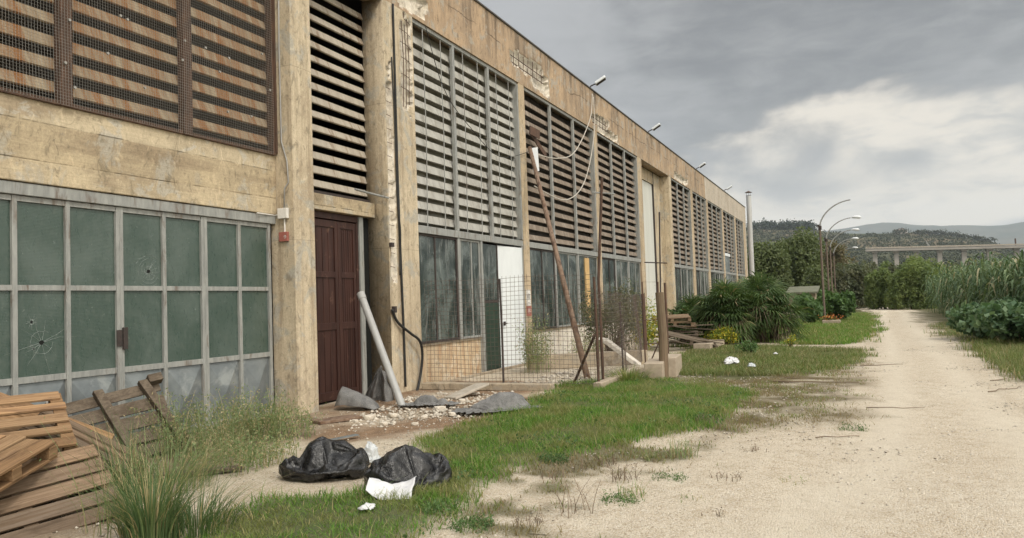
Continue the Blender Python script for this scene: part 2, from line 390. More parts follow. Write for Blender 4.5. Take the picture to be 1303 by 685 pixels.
M_['mossroof'] = simple('mossy_grey_roof', (.17, .165, .12), (.10, .11, .07), .9, 2.5)
M_['pvc'] = simple('grey_pvc', (.36, .36, .35), (.30, .30, .29), .45, 5, 0, .05, .4)
M_['black_cable'] = simple('black_cable_rubber', (.018, .018, .018), (.03, .03, .028), .6, 20)
M_['white_cable'] = simple('pale_cable', (.50, .47, .41), (.42, .38, .33), .6, 20)
M_['stone'] = simple('broken_stone', (.58, .53, .45), (.42, .37, .30), .95, 9, 0, .6, .1, rnd=.35)
M_['chips'] = simple('dark_chips', (.17, .125, .085), (.10, .08, .06), .95, 9, 0, .4, .1, rnd=.5)
M_['block'] = simple('pale_block', (.42, .35, .27), (.30, .25, .19), .95, 9, 0, .6, .1)
M_['bark'] = simple('bark', (.12, .09, .065), (.075, .055, .04), .95, 12, 0, .6, .1, (1, 1, .3))
M_['oldpost'] = simple('weathered_post_wood', (.21, .155, .105), (.13, .095, .065), .9, 9, 0, .5, .1, (6, 6, .4), rust=(.15, .16, .09), rust_amt=.4)
M_['lampglass'] = simple('dusty_lamp_glass', (.70, .71, .72), (.6, .62, .63), .3, 4, 0, .02, .5)
M_['fluepipe'] = simple('flue_metal', (.50, .50, .49), (.40, .40, .39), .5, 1.5, .2, .05, .4, (1, 1, .4))
M_['viaduct'] = simple('viaduct_concrete', (.40, .365, .32), (.33, .305, .27), .9, .15)

# pallet woods
def wood(name, a, b, dark, rnd=.35):
    m, t = mk(name); geo = t.t.nodes.new('ShaderNodeNewGeometry'); g = geo.outputs['Random Per Island']
    off = t.n('ShaderNodeCombineXYZ', X=t.math('MULTIPLY', g, 31.0), Y=t.math('MULTIPLY', g, 13.0), Z=0.0)
    c0 = t.n('ShaderNodeVectorMath', dict(operation='ADD'), i0=t.coord(), i1=off).outputs[0]
    gr = t.noise(t.map(c0, (1.6, 55, 55)), 1.0, 7, .7, .3); bl = t.noise(t.map(c0, (2, 6, 6)), 1.4, 6, .65, .6); fn = t.noise(c0, 60, 4, .7)
    col = t.mix(g, a, b)
    col = t.mix(t.math('MULTIPLY', t.rng(gr, .44, .58), .75), col, tuple(x*.5 for x in a))
    col = t.mix(t.math('MULTIPLY', t.rng(bl, .50, .66), .7), col, dark)
    g2 = t.math('FRACT', t.math('MULTIPLY', g, 17.3))
    v = t.rng(g2, 0, 1, 1-rnd, 1+rnd*.5); col = t.mix(1.0, col, t.n('ShaderNodeCombineColor', Red=v, Green=v, Blue=v), 'MULTIPLY')
    fin(t, col, .85, t.math('ADD', gr, t.math('MULTIPLY', fn, .4)), .6, .006, spec=.15)
    return m
M_['wood_orange'] = wood('fresh_orange_pallet_wood', (.43, .255, .13), (.30, .205, .12), (.15, .09, .055), .45)
M_['wood_grey'] = wood('greyed_pallet_wood', (.33, .22, .13), (.24, .185, .13), (.12, .085, .055))
M_['wood_mix'] = wood('brown_pallet_wood', (.26, .175, .11), (.165, .13, .10), (.085, .06, .04), .5)
M_['wood_old'] = wood('rotten_grey_pallet_wood', (.22, .175, .13), (.17, .135, .10), (.09, .065, .045))
M_['blue_end'] = simple('flaking_blue_paint', (.05, .09, .15), (.10, .09, .08), .8, 14, rust=(.28, .26, .23), rust_amt=.8)

# door: dark red brown sheet
m, t = mk('dark_oxblood_door'); c = t.coord(); n = t.noise(t.map(c, (10, 10, .7)), 1, 6, .6, .3); n2 = t.noise(c, 5, 8, .65, .6)
col = t.mix(t.rng(n, .4, .7), (.032, .013, .010), (.062, .026, .019)); col = t.mix(t.rng(n2, .60, .72), col, (.15, .085, .06))
fin(t, col, .5, n2, .25, .01, spec=.35); M_['door'] = m

# garage glass: dusty green ribbed wired glass
m, t = mk('ribbed_green_glass'); c = t.coord(); z = t.xyz(c)[2]
rib = t.math('SINE', t.math('MULTIPLY', z, 2*math.pi/.016)); n1 = t.noise(t.map(c, (1, 1, 1)), 1.6, 5, .6); n2 = t.noise(t.map(c, (3, 3, 1.2)), 6, 8, .7, .5)
g = t.t.nodes.new('ShaderNodeNewGeometry').outputs['Random Per Island']
col = t.mix(g, (.018, .042, .033), (.058, .090, .072)); col = t.mix(t.math('MULTIPLY', t.rng(n1, .45, .62), .65), col, (.085, .115, .100)); col = t.mix(t.math('MULTIPLY', t.rng(n2, .5, .75), .35), col, (.13, .15, .13))
spots = t.math('MULTIPLY', t.rng(t.noise(c, 28, 3, .5), .70, .76), .5); col = t.mix(spots, col, (.30, .33, .30))
p = t.n('ShaderNodeBsdfPrincipled', Base_Color=col, Roughness=t.rng(n2, .3, .7, .22, .42)); p.inputs['Specular IOR Level'].default_value = .7
b = t.n('ShaderNodeBump', Height=rib, Strength=.14, Distance=.002); t.put(p.inputs['Normal'], b); t.n('ShaderNodeOutputMaterial', Surface=p); M_['garage_glass'] = m

# window glass: half-transparent dirty pane with run marks, reflections painted as pale patches
m, t = mk('dirty_window_glass'); c = t.coord()
n1 = t.noise(t.map(c, (7, 7, .9)), 1, 7, .65, .9); n2 = t.noise(c, 1.1, 6, .65, .6)
col = t.mix(t.rng(n1, .52, .76), (.045, .062, .057), (.42, .44, .42)); col = t.mix(t.math('MULTIPLY', t.rng(n2, .45, .6), .85), col, (.14, .165, .155))
d = t.n('ShaderNodeBsdfPrincipled', Base_Color=col, Roughness=t.rng(n1, .35, .7, .10, .35)); d.inputs['Specular IOR Level'].default_value = .9
tr = t.n('ShaderNodeBsdfTransparent', Color=(.55, .62, .62)); x = t.n('ShaderNodeMixShader', i0=t.rng(n2, .35, .65, .45, .95), i1=tr, i2=d)
t.n('ShaderNodeOutputMaterial', Surface=x); M_['glass'] = m

# black plastic, paper, netting
m, t = mk('black_bin_liner'); c = t.coord(); n_ = t.noise(c, 11, 6, .6, 1.4); n = t.math('SUBTRACT', 1.0, t.math('ABSOLUTE', t.math('SUBTRACT', t.math('MULTIPLY', n_, 2.0), 1.0))); n2 = t.noise(c, 34, 5, .6, 1.0); n3 = t.noise(c, 5, 7, .7, .5)
col = t.mix(t.rng(n3, .52, .70), (.006, .006, .0065), (.026, .025, .024))
fin(t, col, t.rng(n3, .35, .7, .20, .34), t.math('ADD', n, t.math('MULTIPLY', n2, .2)), .42, .025, spec=.55); M_['bag'] = m
M_['paper'] = simple('white_packaging', (.60, .60, .60), (.50, .50, .51), .6, 9, 0, .3, .3)
m, t = mk('clear_plastic'); n = t.noise(t.coord(), 30, 5, .6, 1)
p = t.n('ShaderNodeBsdfPrincipled', Base_Color=(.66, .70, .72), Roughness=.2); b = t.n('ShaderNodeBump', Height=n, Strength=.8, Distance=.01); t.put(p.inputs['Normal'], b)
x = t.n('ShaderNodeMixShader', i0=.62, i1=t.n('ShaderNodeBsdfTransparent'), i2=p); t.n('ShaderNodeOutputMaterial', Surface=x); M_['clear'] = m
m, t = mk('grey_shade_netting'); c = t.coord(); n = t.noise(c, 6, 6, .6, .5); n2 = t.noise(c, 260, 2, .5)
col = t.mix(t.rng(n, .35, .65), (.12, .118, .115), (.20, .196, .19))
p = t.n('ShaderNodeBsdfPrincipled', Base_Color=col, Roughness=.8); x = t.n('ShaderNodeMixShader', i0=t.rng(n2, .40, .52, .55, 1), i1=t.n('ShaderNodeBsdfTransparent'), i2=p)
t.n('ShaderNodeOutputMaterial', Surface=x); M_['net'] = m

# foliage
M_['grass'] = leafmat('lush_grass', (.07, .165, .025), (.165, .285, .05), (.19, .215, .07), .4, dead=(.38, .33, .16), dead_amt=.10, scale=1.6)
M_['grass_dry'] = leafmat('mixed_dry_grass', (.13, .18, .05), (.22, .24, .085), (.23, .19, .10), .35, dead=(.24, .18, .10), dead_amt=.35)
M_['grass_tuft'] = leafmat('rushy_grass', (.055, .105, .04), (.145, .20, .08), (.08, .135, .05), .3, dead=(.36, .30, .16), dead_amt=.14)
M_['weed'] = leafmat('pale_weed', (.13, .19, .08), (.26, .32, .15), (.19, .24, .11), .35, dead=(.40, .34, .20), dead_amt=.25)
M_['straw'] = leafmat('dead_straw_blades', (.38, .32, .17), (.26, .21, .11), None, .25)
M_['twig'] = simple('dry_twig', (.20, .15, .10), (.13, .10, .07), .9, 20)
M_['palm'] = leafmat('fan_palm_leaf', (.045, .085, .028), (.125, .18, .06), (.06, .10, .035), .25, dead=(.26, .21, .12), dead_amt=.035)
M_['palm_dead'] = leafmat('dead_palm_leaf', (.19, .155, .10), (.12, .095, .06), None, .2)
M_['olive'] = leafmat('olive_green_leaf', (.085, .115, .050), (.165, .195, .085), (.11, .14, .06), .3)
M_['darkleaf'] = leafmat('dark_grey_green_leaf', (.085, .105, .065), (.155, .175, .105), (.13, .135, .08), .3)
M_['brownleaf'] = leafmat('brownish_leaf', (.16, .12, .075), (.12, .13, .06), (.14, .12, .07), .25)
M_['bright'] = leafmat('tamarisk_leaf', (.14, .19, .065), (.22, .265, .10), (.12, .165, .06), .35)
M_['reed'] = leafmat('giant_reed_leaf', (.05, .09, .04), (.21, .27, .135), (.085, .135, .065), .25, dead=(.34, .31, .19), dead_amt=.05)
M_['castor'] = leafmat('broad_blue_green_leaf', (.055, .11, .055), (.17, .24, .13), (.08, .145, .07), .3)
M_['figleaf'] = leafmat('broad_green_leaf', (.06, .12, .04), (.13, .21, .07), (.08, .14, .05), .3)
M_['yellow'] = leafmat('yellow_green_leaf', (.15, .22, .04), (.30, .32, .05), (.20, .26, .05), .35, dead=(.55, .45, .05), dead_amt=.22)
M_['hilltree'] = leafmat('far_tree_leaf', (.026, .038, .020), (.060, .068, .034), None, .08)
M_['farwood'] = leafmat('far_pine_leaf', (.02, .035, .022), (.035, .052, .03), None, .05)

# ------------------------------------------------------------------ ground
rng = np.random.default_rng(7)
def G(*pts): return [gp(*p)[:2] for p in pts]
lush = G((236, 700), (300, 650), (345, 634), (430, 634), (470, 628), (545, 620), (545, 590), (545, 570), (565, 555), (596, 537), (634, 533), (681, 508), (720, 490), (795, 482), (845, 486), (900, 490), (950, 500), (930, 530), (880, 552), (800, 562), (700, 578), (640, 600), (600, 630), (560, 660), (520, 700))
sparse = G((520, 700), (560, 655), (600, 625), (650, 598), (700, 576), (800, 560), (880, 552), (950, 545), (860, 585), (800, 615), (750, 650), (720, 700))
mat_g = G((840, 486), (900, 482), (1000, 462), (1090, 456), (1080, 480), (1060, 520), (1035, 542), (960, 548), (900, 560), (880, 540), (920, 520))
stripC = G((860, 486), (862, 455), (890, 440), (940, 441), (1000, 441), (1090, 446), (1095, 455), (1070, 470), (1000, 480), (940, 484))
stripD = G((1000, 438), (1015, 415), (1060, 412), (1110, 408), (1113, 420), (1098, 437), (1060, 440))
backg = G((860, 444), (880, 425), (950, 405), (1090, 392), (1108, 400), (1112, 409), (1020, 416), (1000, 436), (900, 436))
right_g = [tuple(gp(*p)[:2]) for p in ((1345, 502), (1306, 479), (1270, 459), (1240, 443), (1208, 428), (1186, 413), (1172, 401), (1160, 393), (1135, 390))]+[(120, -30), (60, -60), (14, -40), (11, -6)]
far_left = [tuple(gp(*p)[:2]) for p in ((1090, 392), (1112, 389), (1100, 386))]+[(140, 3), (140, 60), (70, 60), (66, 8)]
browns = G((395, 575), (400, 520), (540, 485), (700, 485), (690, 515), (640, 535), (600, 545), (530, 552), (470, 560))
gatebase = G((90, 700), (230, 600), (350, 570), (410, 545), (400, 515), (340, 520), (0, 600), (-200, 700))
pathgap = G((350, 600), (560, 550))
def masks(P):
    P = np.asarray(P)[:, :2]
    nz = (vnoise(P, 1.1, 1, 3)-.5); nz2 = (vnoise(P, 4.5, 2, 3)-.5); w_ = np.clip(P[:, 0]*.03, .15, 1.2)
    def s(poly, soft=.35, amp=1.0): return np.clip((sdist(P, poly)+(nz*1.5+nz2*.6)*amp*np.clip(.35+P[:, 0]*.02, .4, 1.2))/(soft)+.5, 0, 1)
    L = s(lush, .35, .7); S = s(sparse, .9, 1.8)*np.clip((nz+nz2*1.2+.10)*5, 0, 1); Mt = s(mat_g, .9, 1.5)
    C = s(stripC, .6, 1.0); Dd = s(stripD, .6, 1.0); B = s(backg, .5, 1.0); Rr = s(right_g, .8, 1.4); FL = s(far_left, 1, 1.5)
    Br = s(browns, .5, 1.0); Gb = s(gatebase, .5, 1.0)
    return L, S, Mt, C, Dd, B, Rr, FL, Br, Gb
def axis_coords(segs):
    out = []
    for a, b, st in segs: out += list(np.arange(a, b, st))
    out.append(segs[-1][1]); return np.array(out)
gxs = axis_coords([(-6000, -600, 1350), (-600, -60, 135), (-60, 0, 10), (0, 2.5, .5), (2.5, 20, .11), (20, 60, .4), (60, 150, 3), (150, 900, 75), (900, 9000, 1350)])
gys = axis_coords([(-9000, -900, 1350), (-900, -150, 75), (-150, -20, 5), (-20, -4, .4), (-4, 8.6, .11), (8.6, 30, 2), (30, 150, 8), (150, 900, 75), (900, 6000, 850)])
GX, GY = np.meshgrid(gxs, gys, indexing='ij'); P2 = np.stack([GX.ravel(), GY.ravel()], 1)
mk_ = masks(P2); L, S, Mt, C, Dd, B, Rr, FL, Br, Gb = mk_
inner = (P2[:, 0] > 2) & (P2[:, 0] < 70) & (P2[:, 1] > -12) & (P2[:, 1] < 9)
zz = np.where(inner, (vnoise(P2, .9, 5, 3)-.5)*.05+(vnoise(P2, 6, 6, 2)-.5)*.018, 0)
zz += np.where(inner, L*.03, 0)
nx, ny = len(gxs), len(gys)
idx = np.arange(nx*ny).reshape(nx, ny)
Fg = np.stack([idx[:-1, :-1], idx[1:, :-1], idx[1:, 1:], idx[:-1, 1:]], -1).reshape(-1, 4)
m, t = mk('ground_soil_and_gravel'); c = t.coord()
att = lambda nm: t.n('ShaderNodeAttribute', dict(attribute_name=nm)).outputs['Fac']
def gravel_nodes(t, c):
    a = t.noise(c, .35, 5, .6); b_ = t.noise(c, 5, 8, .7, .3); f_ = t.noise(c, 55, 5, .75)
    vo = t.n('ShaderNodeTexVoronoi', dict(feature='F1'), Vector=c, Scale=80.0); vo2 = t.n('ShaderNodeTexVoronoi', dict(feature='F1'), Vector=c, Scale=170.0)
    col = t.mix(t.rng(a, .35, .68), (.66, .585, .46), (.57, .485, .365))
    col = t.mix(t.math('MULTIPLY', t.rng(b_, .45, .68), .8), col, (.42, .335, .23))
    trk = t.noise(t.map(c, (.10, 1.3, 1)), 1.0, 5, .62, .4); col = t.mix(t.math('MULTIPLY', t.rng(trk, .50, .66), .45), col, (.44, .36, .26))
    sp = t.xyz(vo.outputs['Color'])[0]; sp2 = t.xyz(vo2.outputs['Color'])[0]
    col = t.mix(t.math('MULTIPLY', t.rng(sp, .62, .9), .6), col, (.70, .66, .58))
    col = t.mix(t.math('MULTIPLY', t.rng(sp, .0, .16, 1, 0), .75), col, (.22, .17, .12))
    col = t.mix(t.math('MULTIPLY', t.rng(sp2, .0, .22, 1, 0), .45), col, (.33, .26, .19))
    col = t.mix(t.math('MULTIPLY', t.rng(vo.outputs['Distance'], .4, .75), .45), col, (.30, .24, .165))
    tw_ = t.noise(t.map(c, (1, 1, 1)), 11, 8, .8, 1.2); col = t.mix(t.math('MULTIPLY', t.rng(tw_, .60, .67), .6), col, (.22, .165, .11))
    h = t.math('ADD', t.math('SUBTRACT', 1.0, vo.outputs['Distance']), t.math('ADD', t.math('MULTIPLY', f_, 1.2), t.math('MULTIPLY', b_, 2.2)))
    return col, h, b_, f_
gcol, gh, gb, gf = gravel_nodes(t, c)
soil = t.mix(t.rng(gb, .35, .65), (.20, .145, .09), (.11, .085, .055)); soil = t.mix(t.rng(gf, .58, .72), soil, (.36, .30, .22))
green = t.mix(t.rng(gb, .35, .65), (.045, .075, .02), (.095, .105, .035))
dirtb = t.mix(t.rng(gb, .38, .62), (.30, .20, .125), (.19, .125, .08)); dirtb = t.mix(t.rng(gf, .55, .66), dirtb, (.46, .38, .28))
gcol = t.mix(t.math('MULTIPLY', att('track'), .6), gcol, t.mix(t.rng(gf, .3, .7), (.66, .60, .49), (.56, .49, .38))); col = t.mix(att('dirt'), gcol, dirtb); col = t.mix(att('soil'), col, soil); col = t.mix(att('green'), col, green)
fin(t, col, .95, gh, .7, .02, spec=.1); M_['ground'] = m
gr = np_mesh('ground', np.stack([P2[:, 0], P2[:, 1], zz], 1), Fg, m, smooth=True)
tagm(gr, 'pale gravel and patchy soil yard beside the warehouse', 'ground', kind='structure')
near1 = (np.hypot(P2[:, 0], P2[:, 1]) > 95) | (P2[:, 0] < -5) | (P2[:, 1] > 12) | (P2[:, 1] < -15)
def addattr(o, nm, v):
    a = o.data.attributes.new(nm, 'FLOAT', 'POINT'); a.data.foreach_set('value', np.asarray(v, np.float32))

# the gravel lane: its own sheet, ragged edges
lane_px = [(560, 760), (640, 690), (720, 650), (800, 612), (880, 580), (950, 560), (1030, 548), (1062, 522), (1082, 480), (1098, 455), (1102, 440), (1110, 422), (1113, 408), (1108, 399), (1096, 393), (1112, 391.5), (1135, 394), (1170, 402), (1192, 416), (1212, 432), (1246, 448), (1275, 464), (1312, 486), (1400, 540), (1460, 620), (1500, 760)]
lane = G(*lane_px)
lx = axis_coords([(2.0, 20, .16), (20, 95, .5)]); ly = axis_coords([(-12, 5, .14)])
LX, LY = np.meshgrid(lx, ly, indexing='ij'); PL = np.stack([LX.ravel(), LY.ravel()], 1)
ins = sdist(PL, lane)+(vnoise(PL, 1.3, 21, 4)-.5)*np.clip(.5+PL[:, 0]*.02, .5, 1.3)
zl = (vnoise(PL, .9, 5, 3)-.5)*.05+(vnoise(PL, 6, 6, 2)-.5)*.018+.006
il = np.arange(len(lx)*len(ly)).reshape(len(lx), len(ly))
Fl = np.stack([il[:-1, :-1], il[1:, :-1], il[1:, 1:], il[:-1, 1:]], -1).reshape(-1, 4)
Fl = Fl[(ins[Fl] > 0).all(1)]
used, inv = np.unique(Fl, return_inverse=True)
rd = np_mesh('gravel_road', np.stack([PL[used, 0], PL[used, 1], zl[used]], 1), inv.reshape(-1, 4), M_['ground'], smooth=True)
PU = PL[used]; l_ = masks(PU)
def ground_att(P2, l_, near1):
    L, S, Mt, C, Dd, B, Rr, FL, Br, Gb = l_
    return (np.clip(np.maximum.reduce([L*.9, C*.7, Dd*.9, B*.7, Rr*.55, FL*.7, S*.5, Mt*.25, near1*.8]), 0, 1),
            np.clip(np.maximum.reduce([Mt*np.clip(vnoise(P2, 3, 9, 3)*3.2-.75, 0, 1), S*.6, C*.5, B, Rr*.8, FL*.8, near1*1.0, Gb*.6]), 0, 1),
            np.clip(np.maximum.reduce([Br*np.clip(vnoise(P2, 1.6, 11, 3)*3-.5, 0, 1), Gb*.6]), 0, 1))
yl = np.interp(PU[:, 0], [4, 8, 15, 26, 45, 70], [2.6, .9, .3, -.1, -.2, -1.2]); yr = np.interp(PU[:, 0], [4, 14, 25, 40, 56, 70], [-2.2, -2.25, -2.5, -3.0, -3.7, -3.9]); lat = (PU[:, 1]-yr)/(yl-yr)
trk_ = np.maximum(np.exp(-((lat-.25)/.09)**2), np.exp(-((lat-.66)/.09)**2))*(.5+.8*vnoise(PU*np.array([.25, 1.0]), 1.2, 61, 3)); addattr(rd, 'track', np.clip(trk_, 0, 1)); addattr(gr, 'track', np.zeros(len(P2)))
for o_, pp, ll, nn_ in ((gr, P2, mk_, near1), (rd, PU, l_, np.zeros(len(PU)))):
    for nm, v in zip(('green', 'soil', 'dirt'), ground_att(pp, ll, nn_)): addattr(o_, nm, v)
tagm(rd, 'pale crushed limestone lane running away beside the warehouse', 'road', kind='structure')

# ------------------------------------------------------------------ blades of grass
def blades(P, h, wd, lean, seed=0, segs=3, base_z=0.0, curl=.6):
    """P (n,2) roots; returns V, F of tapered curved blades"""
    r = np.random.default_rng(seed); n = len(P); a = r.uniform(0, 2*np.pi, n); fa = a+np.pi/2+r.normal(0, .4, n)
    hh = h*r.uniform(.55, 1.25, n) if np.isscalar(h) else h*r.uniform(.6, 1.2, n)
    ln = lean*r.uniform(.2, 1.3, n)
    V = []
    for k in range(segs+1):
        u = k/segs; w_ = wd*(1-u**1.5)*.5+wd*.04
        off = hh*ln*(u**2)*(1+curl*u); zc = hh*u*(1-.28*ln*u)
        cx = P[:, 0]+np.cos(a)*off; cy = P[:, 1]+np.sin(a)*off
        for sgn in (-1, 1):
            V.append(np.stack([cx+sgn*np.cos(fa)*w_, cy+sgn*np.sin(fa)*w_, base_z+zc], 1))
    V = np.stack(V, 1); K = 2*(segs+1); base = (np.arange(n)*K)[:, None]
    F = np.concatenate([base+np.array([2*k, 2*k+1, 2*k+3, 2*k+2]) for k in range(segs)], 0)
    return V.reshape(-1, 3), F
def scatter(poly_bbox, dens_fn, n, seed):
    r = np.random.default_rng(seed); (x0, x1, y0, y1) = poly_bbox
    P = np.stack([r.uniform(x0, x1, n), r.uniform(y0, y1, n)], 1); d = dens_fn(P); return P[r.uniform(0, 1, n) < d]
def mfn(i): return lambda P: masks(P)[i]
def join(parts):
    V = []; F = []; b = 0
    for v, f in parts: V.append(v); F.append(f+b); b += len(v)
    return np.concatenate(V), np.concatenate(F)
def px_per_m(P): return 1.0/np.maximum(P[:, 0]*cam_F[0]+P[:, 1]*cam_F[1], 1.5)
P = scatter((3, 20, -1, 6.5), lambda P: masks(P)[0]*np.clip(px_per_m(P)*9.0, .3, 1), 330000, 1)
clump = vnoise(P, 1.6, 3, 4); V1 = blades(P, .05+.11*clump**1.3, .007+.004*(P[:, :1].mean(1) > 9)[..., None].ravel() if False else .0085, .55, 2)
Pm = scatter((4, 20, -1, 6), lambda P: np.maximum(masks(P)[0]*0, np.clip(masks(P)[0], 0, 1))*.5, 6000, 5)
V2 = blades(Pm, .17, .008, .7, 6)
o = np_mesh('grass', *join([V1, V2]), M_['grass']); tagm(o, 'short lush green grass growing over the yard beside the fence', 'grass', kind='stuff')
P = scatter((3.5, 20, -2, 5), lambda P: np.clip(masks(P)[1]*.9+masks(P)[2]*.8*(vnoise(P, 2.6, 8, 3) > .43), 0, 1), 120000, 11)
V1 = blades(P, .03+.05*vnoise(P, 2, 12, 2), .008, .9, 12)
P = scatter((16, 34, -2, 6), lambda P: masks(P)[3]*.95, 110000, 13); V2 = blades(P, .06+.12*vnoise(P, 1.2, 14, 3), .013, .6, 14); VC = V2
P = scatter((8, 40, -14, 0), lambda P: masks(P)[6]*np.clip(1.3-np.abs(P[:, 1]+3)*.25, .1, 1), 60000, 17); V3 = blades(P, .08+.22*vnoise(P, .8, 18, 3), .012, .7, 18)
P = scatter((12, 24, -5, -1.4), lambda P: masks(P)[6], 26000, 19); V4 = blades(P, .10+.30*vnoise(P, .9, 20, 3), .011, .6, 20)
o = np_mesh('dry_grass', *V1, M_['grass_dry']); tagm(o, 'thin yellow green and brown grass along the lane edges', 'grass', kind='stuff')
P = scatter((24, 60, -3, 7), lambda P: np.maximum(masks(P)[4], masks(P)[5]*.8), 80000, 15); V1 = blades(P, .10+.12*vnoise(P, 1.0, 16, 3), .022, .6, 16)
M_['grass_mid'] = leafmat('olive_green_grass', (.10, .15, .04), (.19, .23, .075), (.15, .17, .065), .35, dead=(.34, .27, .15), dead_amt=.14)
og = np_mesh('verge_grass', *join([VC, V3, V4]), M_['grass_mid']); tagm(og, 'olive green grass strips either side of the lane', 'grass', kind='stuff')
o = np_mesh('far_grass', *V1, M_['grass']); tagm(o, 'green grass strip between the bushes and the lane', 'grass', kind='stuff')

# pebbles lying on lane and yard
def chunk_cloud(P, size, seed, flat=.6, zb=0.0):
    r = np.random.default_rng(seed); n = len(P)
    T = np.array([(1, 0, 0), (-1, 0, 0), (0, 1, 0), (0, -1, 0), (0, 0, 1), (0, 0, -1)], float); Fo = np.array([(0, 2, 4), (2, 1, 4), (1, 3, 4), (3, 0, 4), (2, 0, 5), (1, 2, 5), (3, 1, 5), (0, 3, 5)])
    V = T[None]*size[:, None, None]*r.uniform(.55, 1.25, (n, 6, 3)); a = r.uniform(0, 6.28, n); ca, sa = np.cos(a)[:, None], np.sin(a)[:, None]
    X = V[..., 0]*ca-V[..., 1]*sa; Y = V[..., 0]*sa+V[..., 1]*ca; Z = V[..., 2]*flat
    V = np.stack([X+P[:, :1], Y+P[:, 1:2], Z+zb+size[:, None]*.15], -1)
    F = (np.arange(n)*6)[:, None, None]+Fo[None]; return V.reshape(-1, 3), F.reshape(-1, 3)
P = scatter((3, 26, -5, 7.5), lambda P: (1-masks(P)[0])*(.25+.9*(vnoise(P, 1.4, 31, 3) > .5))*np.clip(px_per_m(P)*10, .15, 1), 60000, 31)
sz = .004+.019*rng.uniform(0, 1, len(P))**3
o = np_mesh('gravel', *chunk_cloud(P, sz, 32), M_['stone']); tagm(o, 'loose pale gravel stones scattered over the yard and lane', 'gravel', kind='stuff')

P = scatter((3, 24, -3, 7), lambda P: (1-masks(P)[0])*(vnoise(P, 1.1, 35, 3)**1.5)*np.clip(1.3-.0*P[:, 0]-np.clip(-P[:, 1]+.5, 0, 3)*.35, .1, 1), 26000, 35)
o = np_mesh('leaf_litter', *chunk_cloud(P, .004+.011*np.random.default_rng(9).uniform(0, 1, len(P))**2.5, 36, .35), M_['chips']); tagm(o, 'tiny dark chips and dead leaf bits strewn over the gravel', 'litter', kind='stuff')

# ------------------------------------------------------------------ the warehouse
D = 7.85                                    # front plane of pillars and fascia
wh = empty('warehouse', (30, D+3, 0), 'long derelict concrete warehouse with louvred bays, broken windows and stained fascia', 'warehouse')
pillars = [(9.67, 10.17), (12.33, 13.42), (18.83, 19.22), (25.36, 25.72), (31.15, 31.82), (37.05, 37.55), (42.45, 43.05), (47.3, 47.85), (53.3, 53.85), (59.3, 59.9), (64.3, 65.4)]
Z_L, Z_R = 7.41, 8.74
def spall_grid(x0, x1, z0, z1, holes, y, depth, step=.045, seed=0):
    """front skin as a grid, pushed back and given the broken-concrete material inside the holes"""
    def ax(a, b, rs, coarse):
        pts = {a, b}; rs = sorted((max(a, p-.1), min(b, q+.1)) for p, q in rs)
        x = a
        for p, q in rs:
            if q <= p: continue
            n = max(1, int((max(p, x)-x)/coarse)); 
            for i in range(n): pts.add(x+(max(p, x)-x)*i/n)
            n = max(1, int((q-p)/step)); [pts.add(p+(q-p)*i/n) for i in range(n+1)]; x = max(x, q)
        n = max(1, int((b-x)/coarse)); [pts.add(x+(b-x)*i/n) for i in range(n)]
        pts = sorted(pts); out = [pts[0]]
        for v in pts[1:]:
            if v-out[-1] > 1e-3: out.append(v)
        return np.array(out)
    X = ax(x0, x1, [(h[0], h[1]) for h in holes], 2.0); Z = ax(z0, z1, [(h[2], h[3]) for h in holes], .7)
    A, Bz = np.meshgrid(X, Z, indexing='ij'); Q = np.stack([A.ravel(), Bz.ravel()], 1); dep = np.zeros(len(Q))
    for h in holes:
        cx, cz, rx, rz = (h[0]+h[1])/2, (h[2]+h[3])/2, (h[1]-h[0])/2, (h[3]-h[2])/2
        e = np.maximum(np.abs(Q[:, 0]-cx)/rx, np.abs(Q[:, 1]-cz)/rz)*.6+np.hypot((Q[:, 0]-cx)/rx, (Q[:, 1]-cz)/rz)*.4
        e = e+(vnoise(Q, 5 if rx > .3 else 9, seed, 3)-.5)*(.95 if rx > .3 else .55)
        dep = np.where(e < .86, 1, dep)
    dd = dep*(depth*(.55+.7*vnoise(Q, 9, seed+3, 3))+.01)
    edge = (np.abs(Q[:, 0]-x0) < 1e-4) | (np.abs(Q[:, 0]-x1) < 1e-4); dd[edge & (dd > 0)] *= .6
    V = np.stack([Q[:, 0], y+dd, Q[:, 1]], 1); i2 = np.arange(len(Q)).reshape(len(X), len(Z))
    F = np.stack([i2[:-1, :-1], i2[1:, :-1], i2[1:, 1:], i2[:-1, 1:]], -1).reshape(-1, 4)
    mi = (dep[F].max(1) > .5).astype(int)
    return V, F, mi
def shell(name, x0, x1, z0, z1, y, ythick, holes, mats, depth=.07, seed=0, step=.045):
    V, F, mi = spall_grid(x0, x1, z0, z1, holes, y, depth, step, seed)
    b = len(V); e = .0
    ex = np.array([(x0, y, z0), (x1, y, z0), (x1, y+ythick, z0), (x0, y+ythick, z0), (x0, y, z1), (x1, y, z1), (x1, y+ythick, z1), (x0, y+ythick, z1)])
    Fx = np.array([(0, 3, 2, 1), (4, 5, 6, 7), (1, 2, 6, 5), (2, 3, 7, 6), (3, 0, 4, 7)])+b
    return np_mesh(name, np.concatenate([V, ex]), np.concatenate([F, Fx]), mats, wh, midx=np.concatenate([mi, np.zeros(5, int)]))
def hole(p, q, y=D):
    a = wp(*p, y); b = wp(*q, y); return (min(a[0], b[0]), max(a[0], b[0]), min(a[2], b[2]), max(a[2], b[2]))
hB = (18.35, 20.9, 7.75, 8.28); hB2 = (19.6, 21.2, 7.5, 7.95)
hC = (24.9, 27.4, 7.55, 8.05); hC2 = (25.4, 28.6, 7.42, 7.75); hD = (37.9, 42.0, 7.43, 7.85)
hA = (12.9, 14.05, 7.43, 7.95)
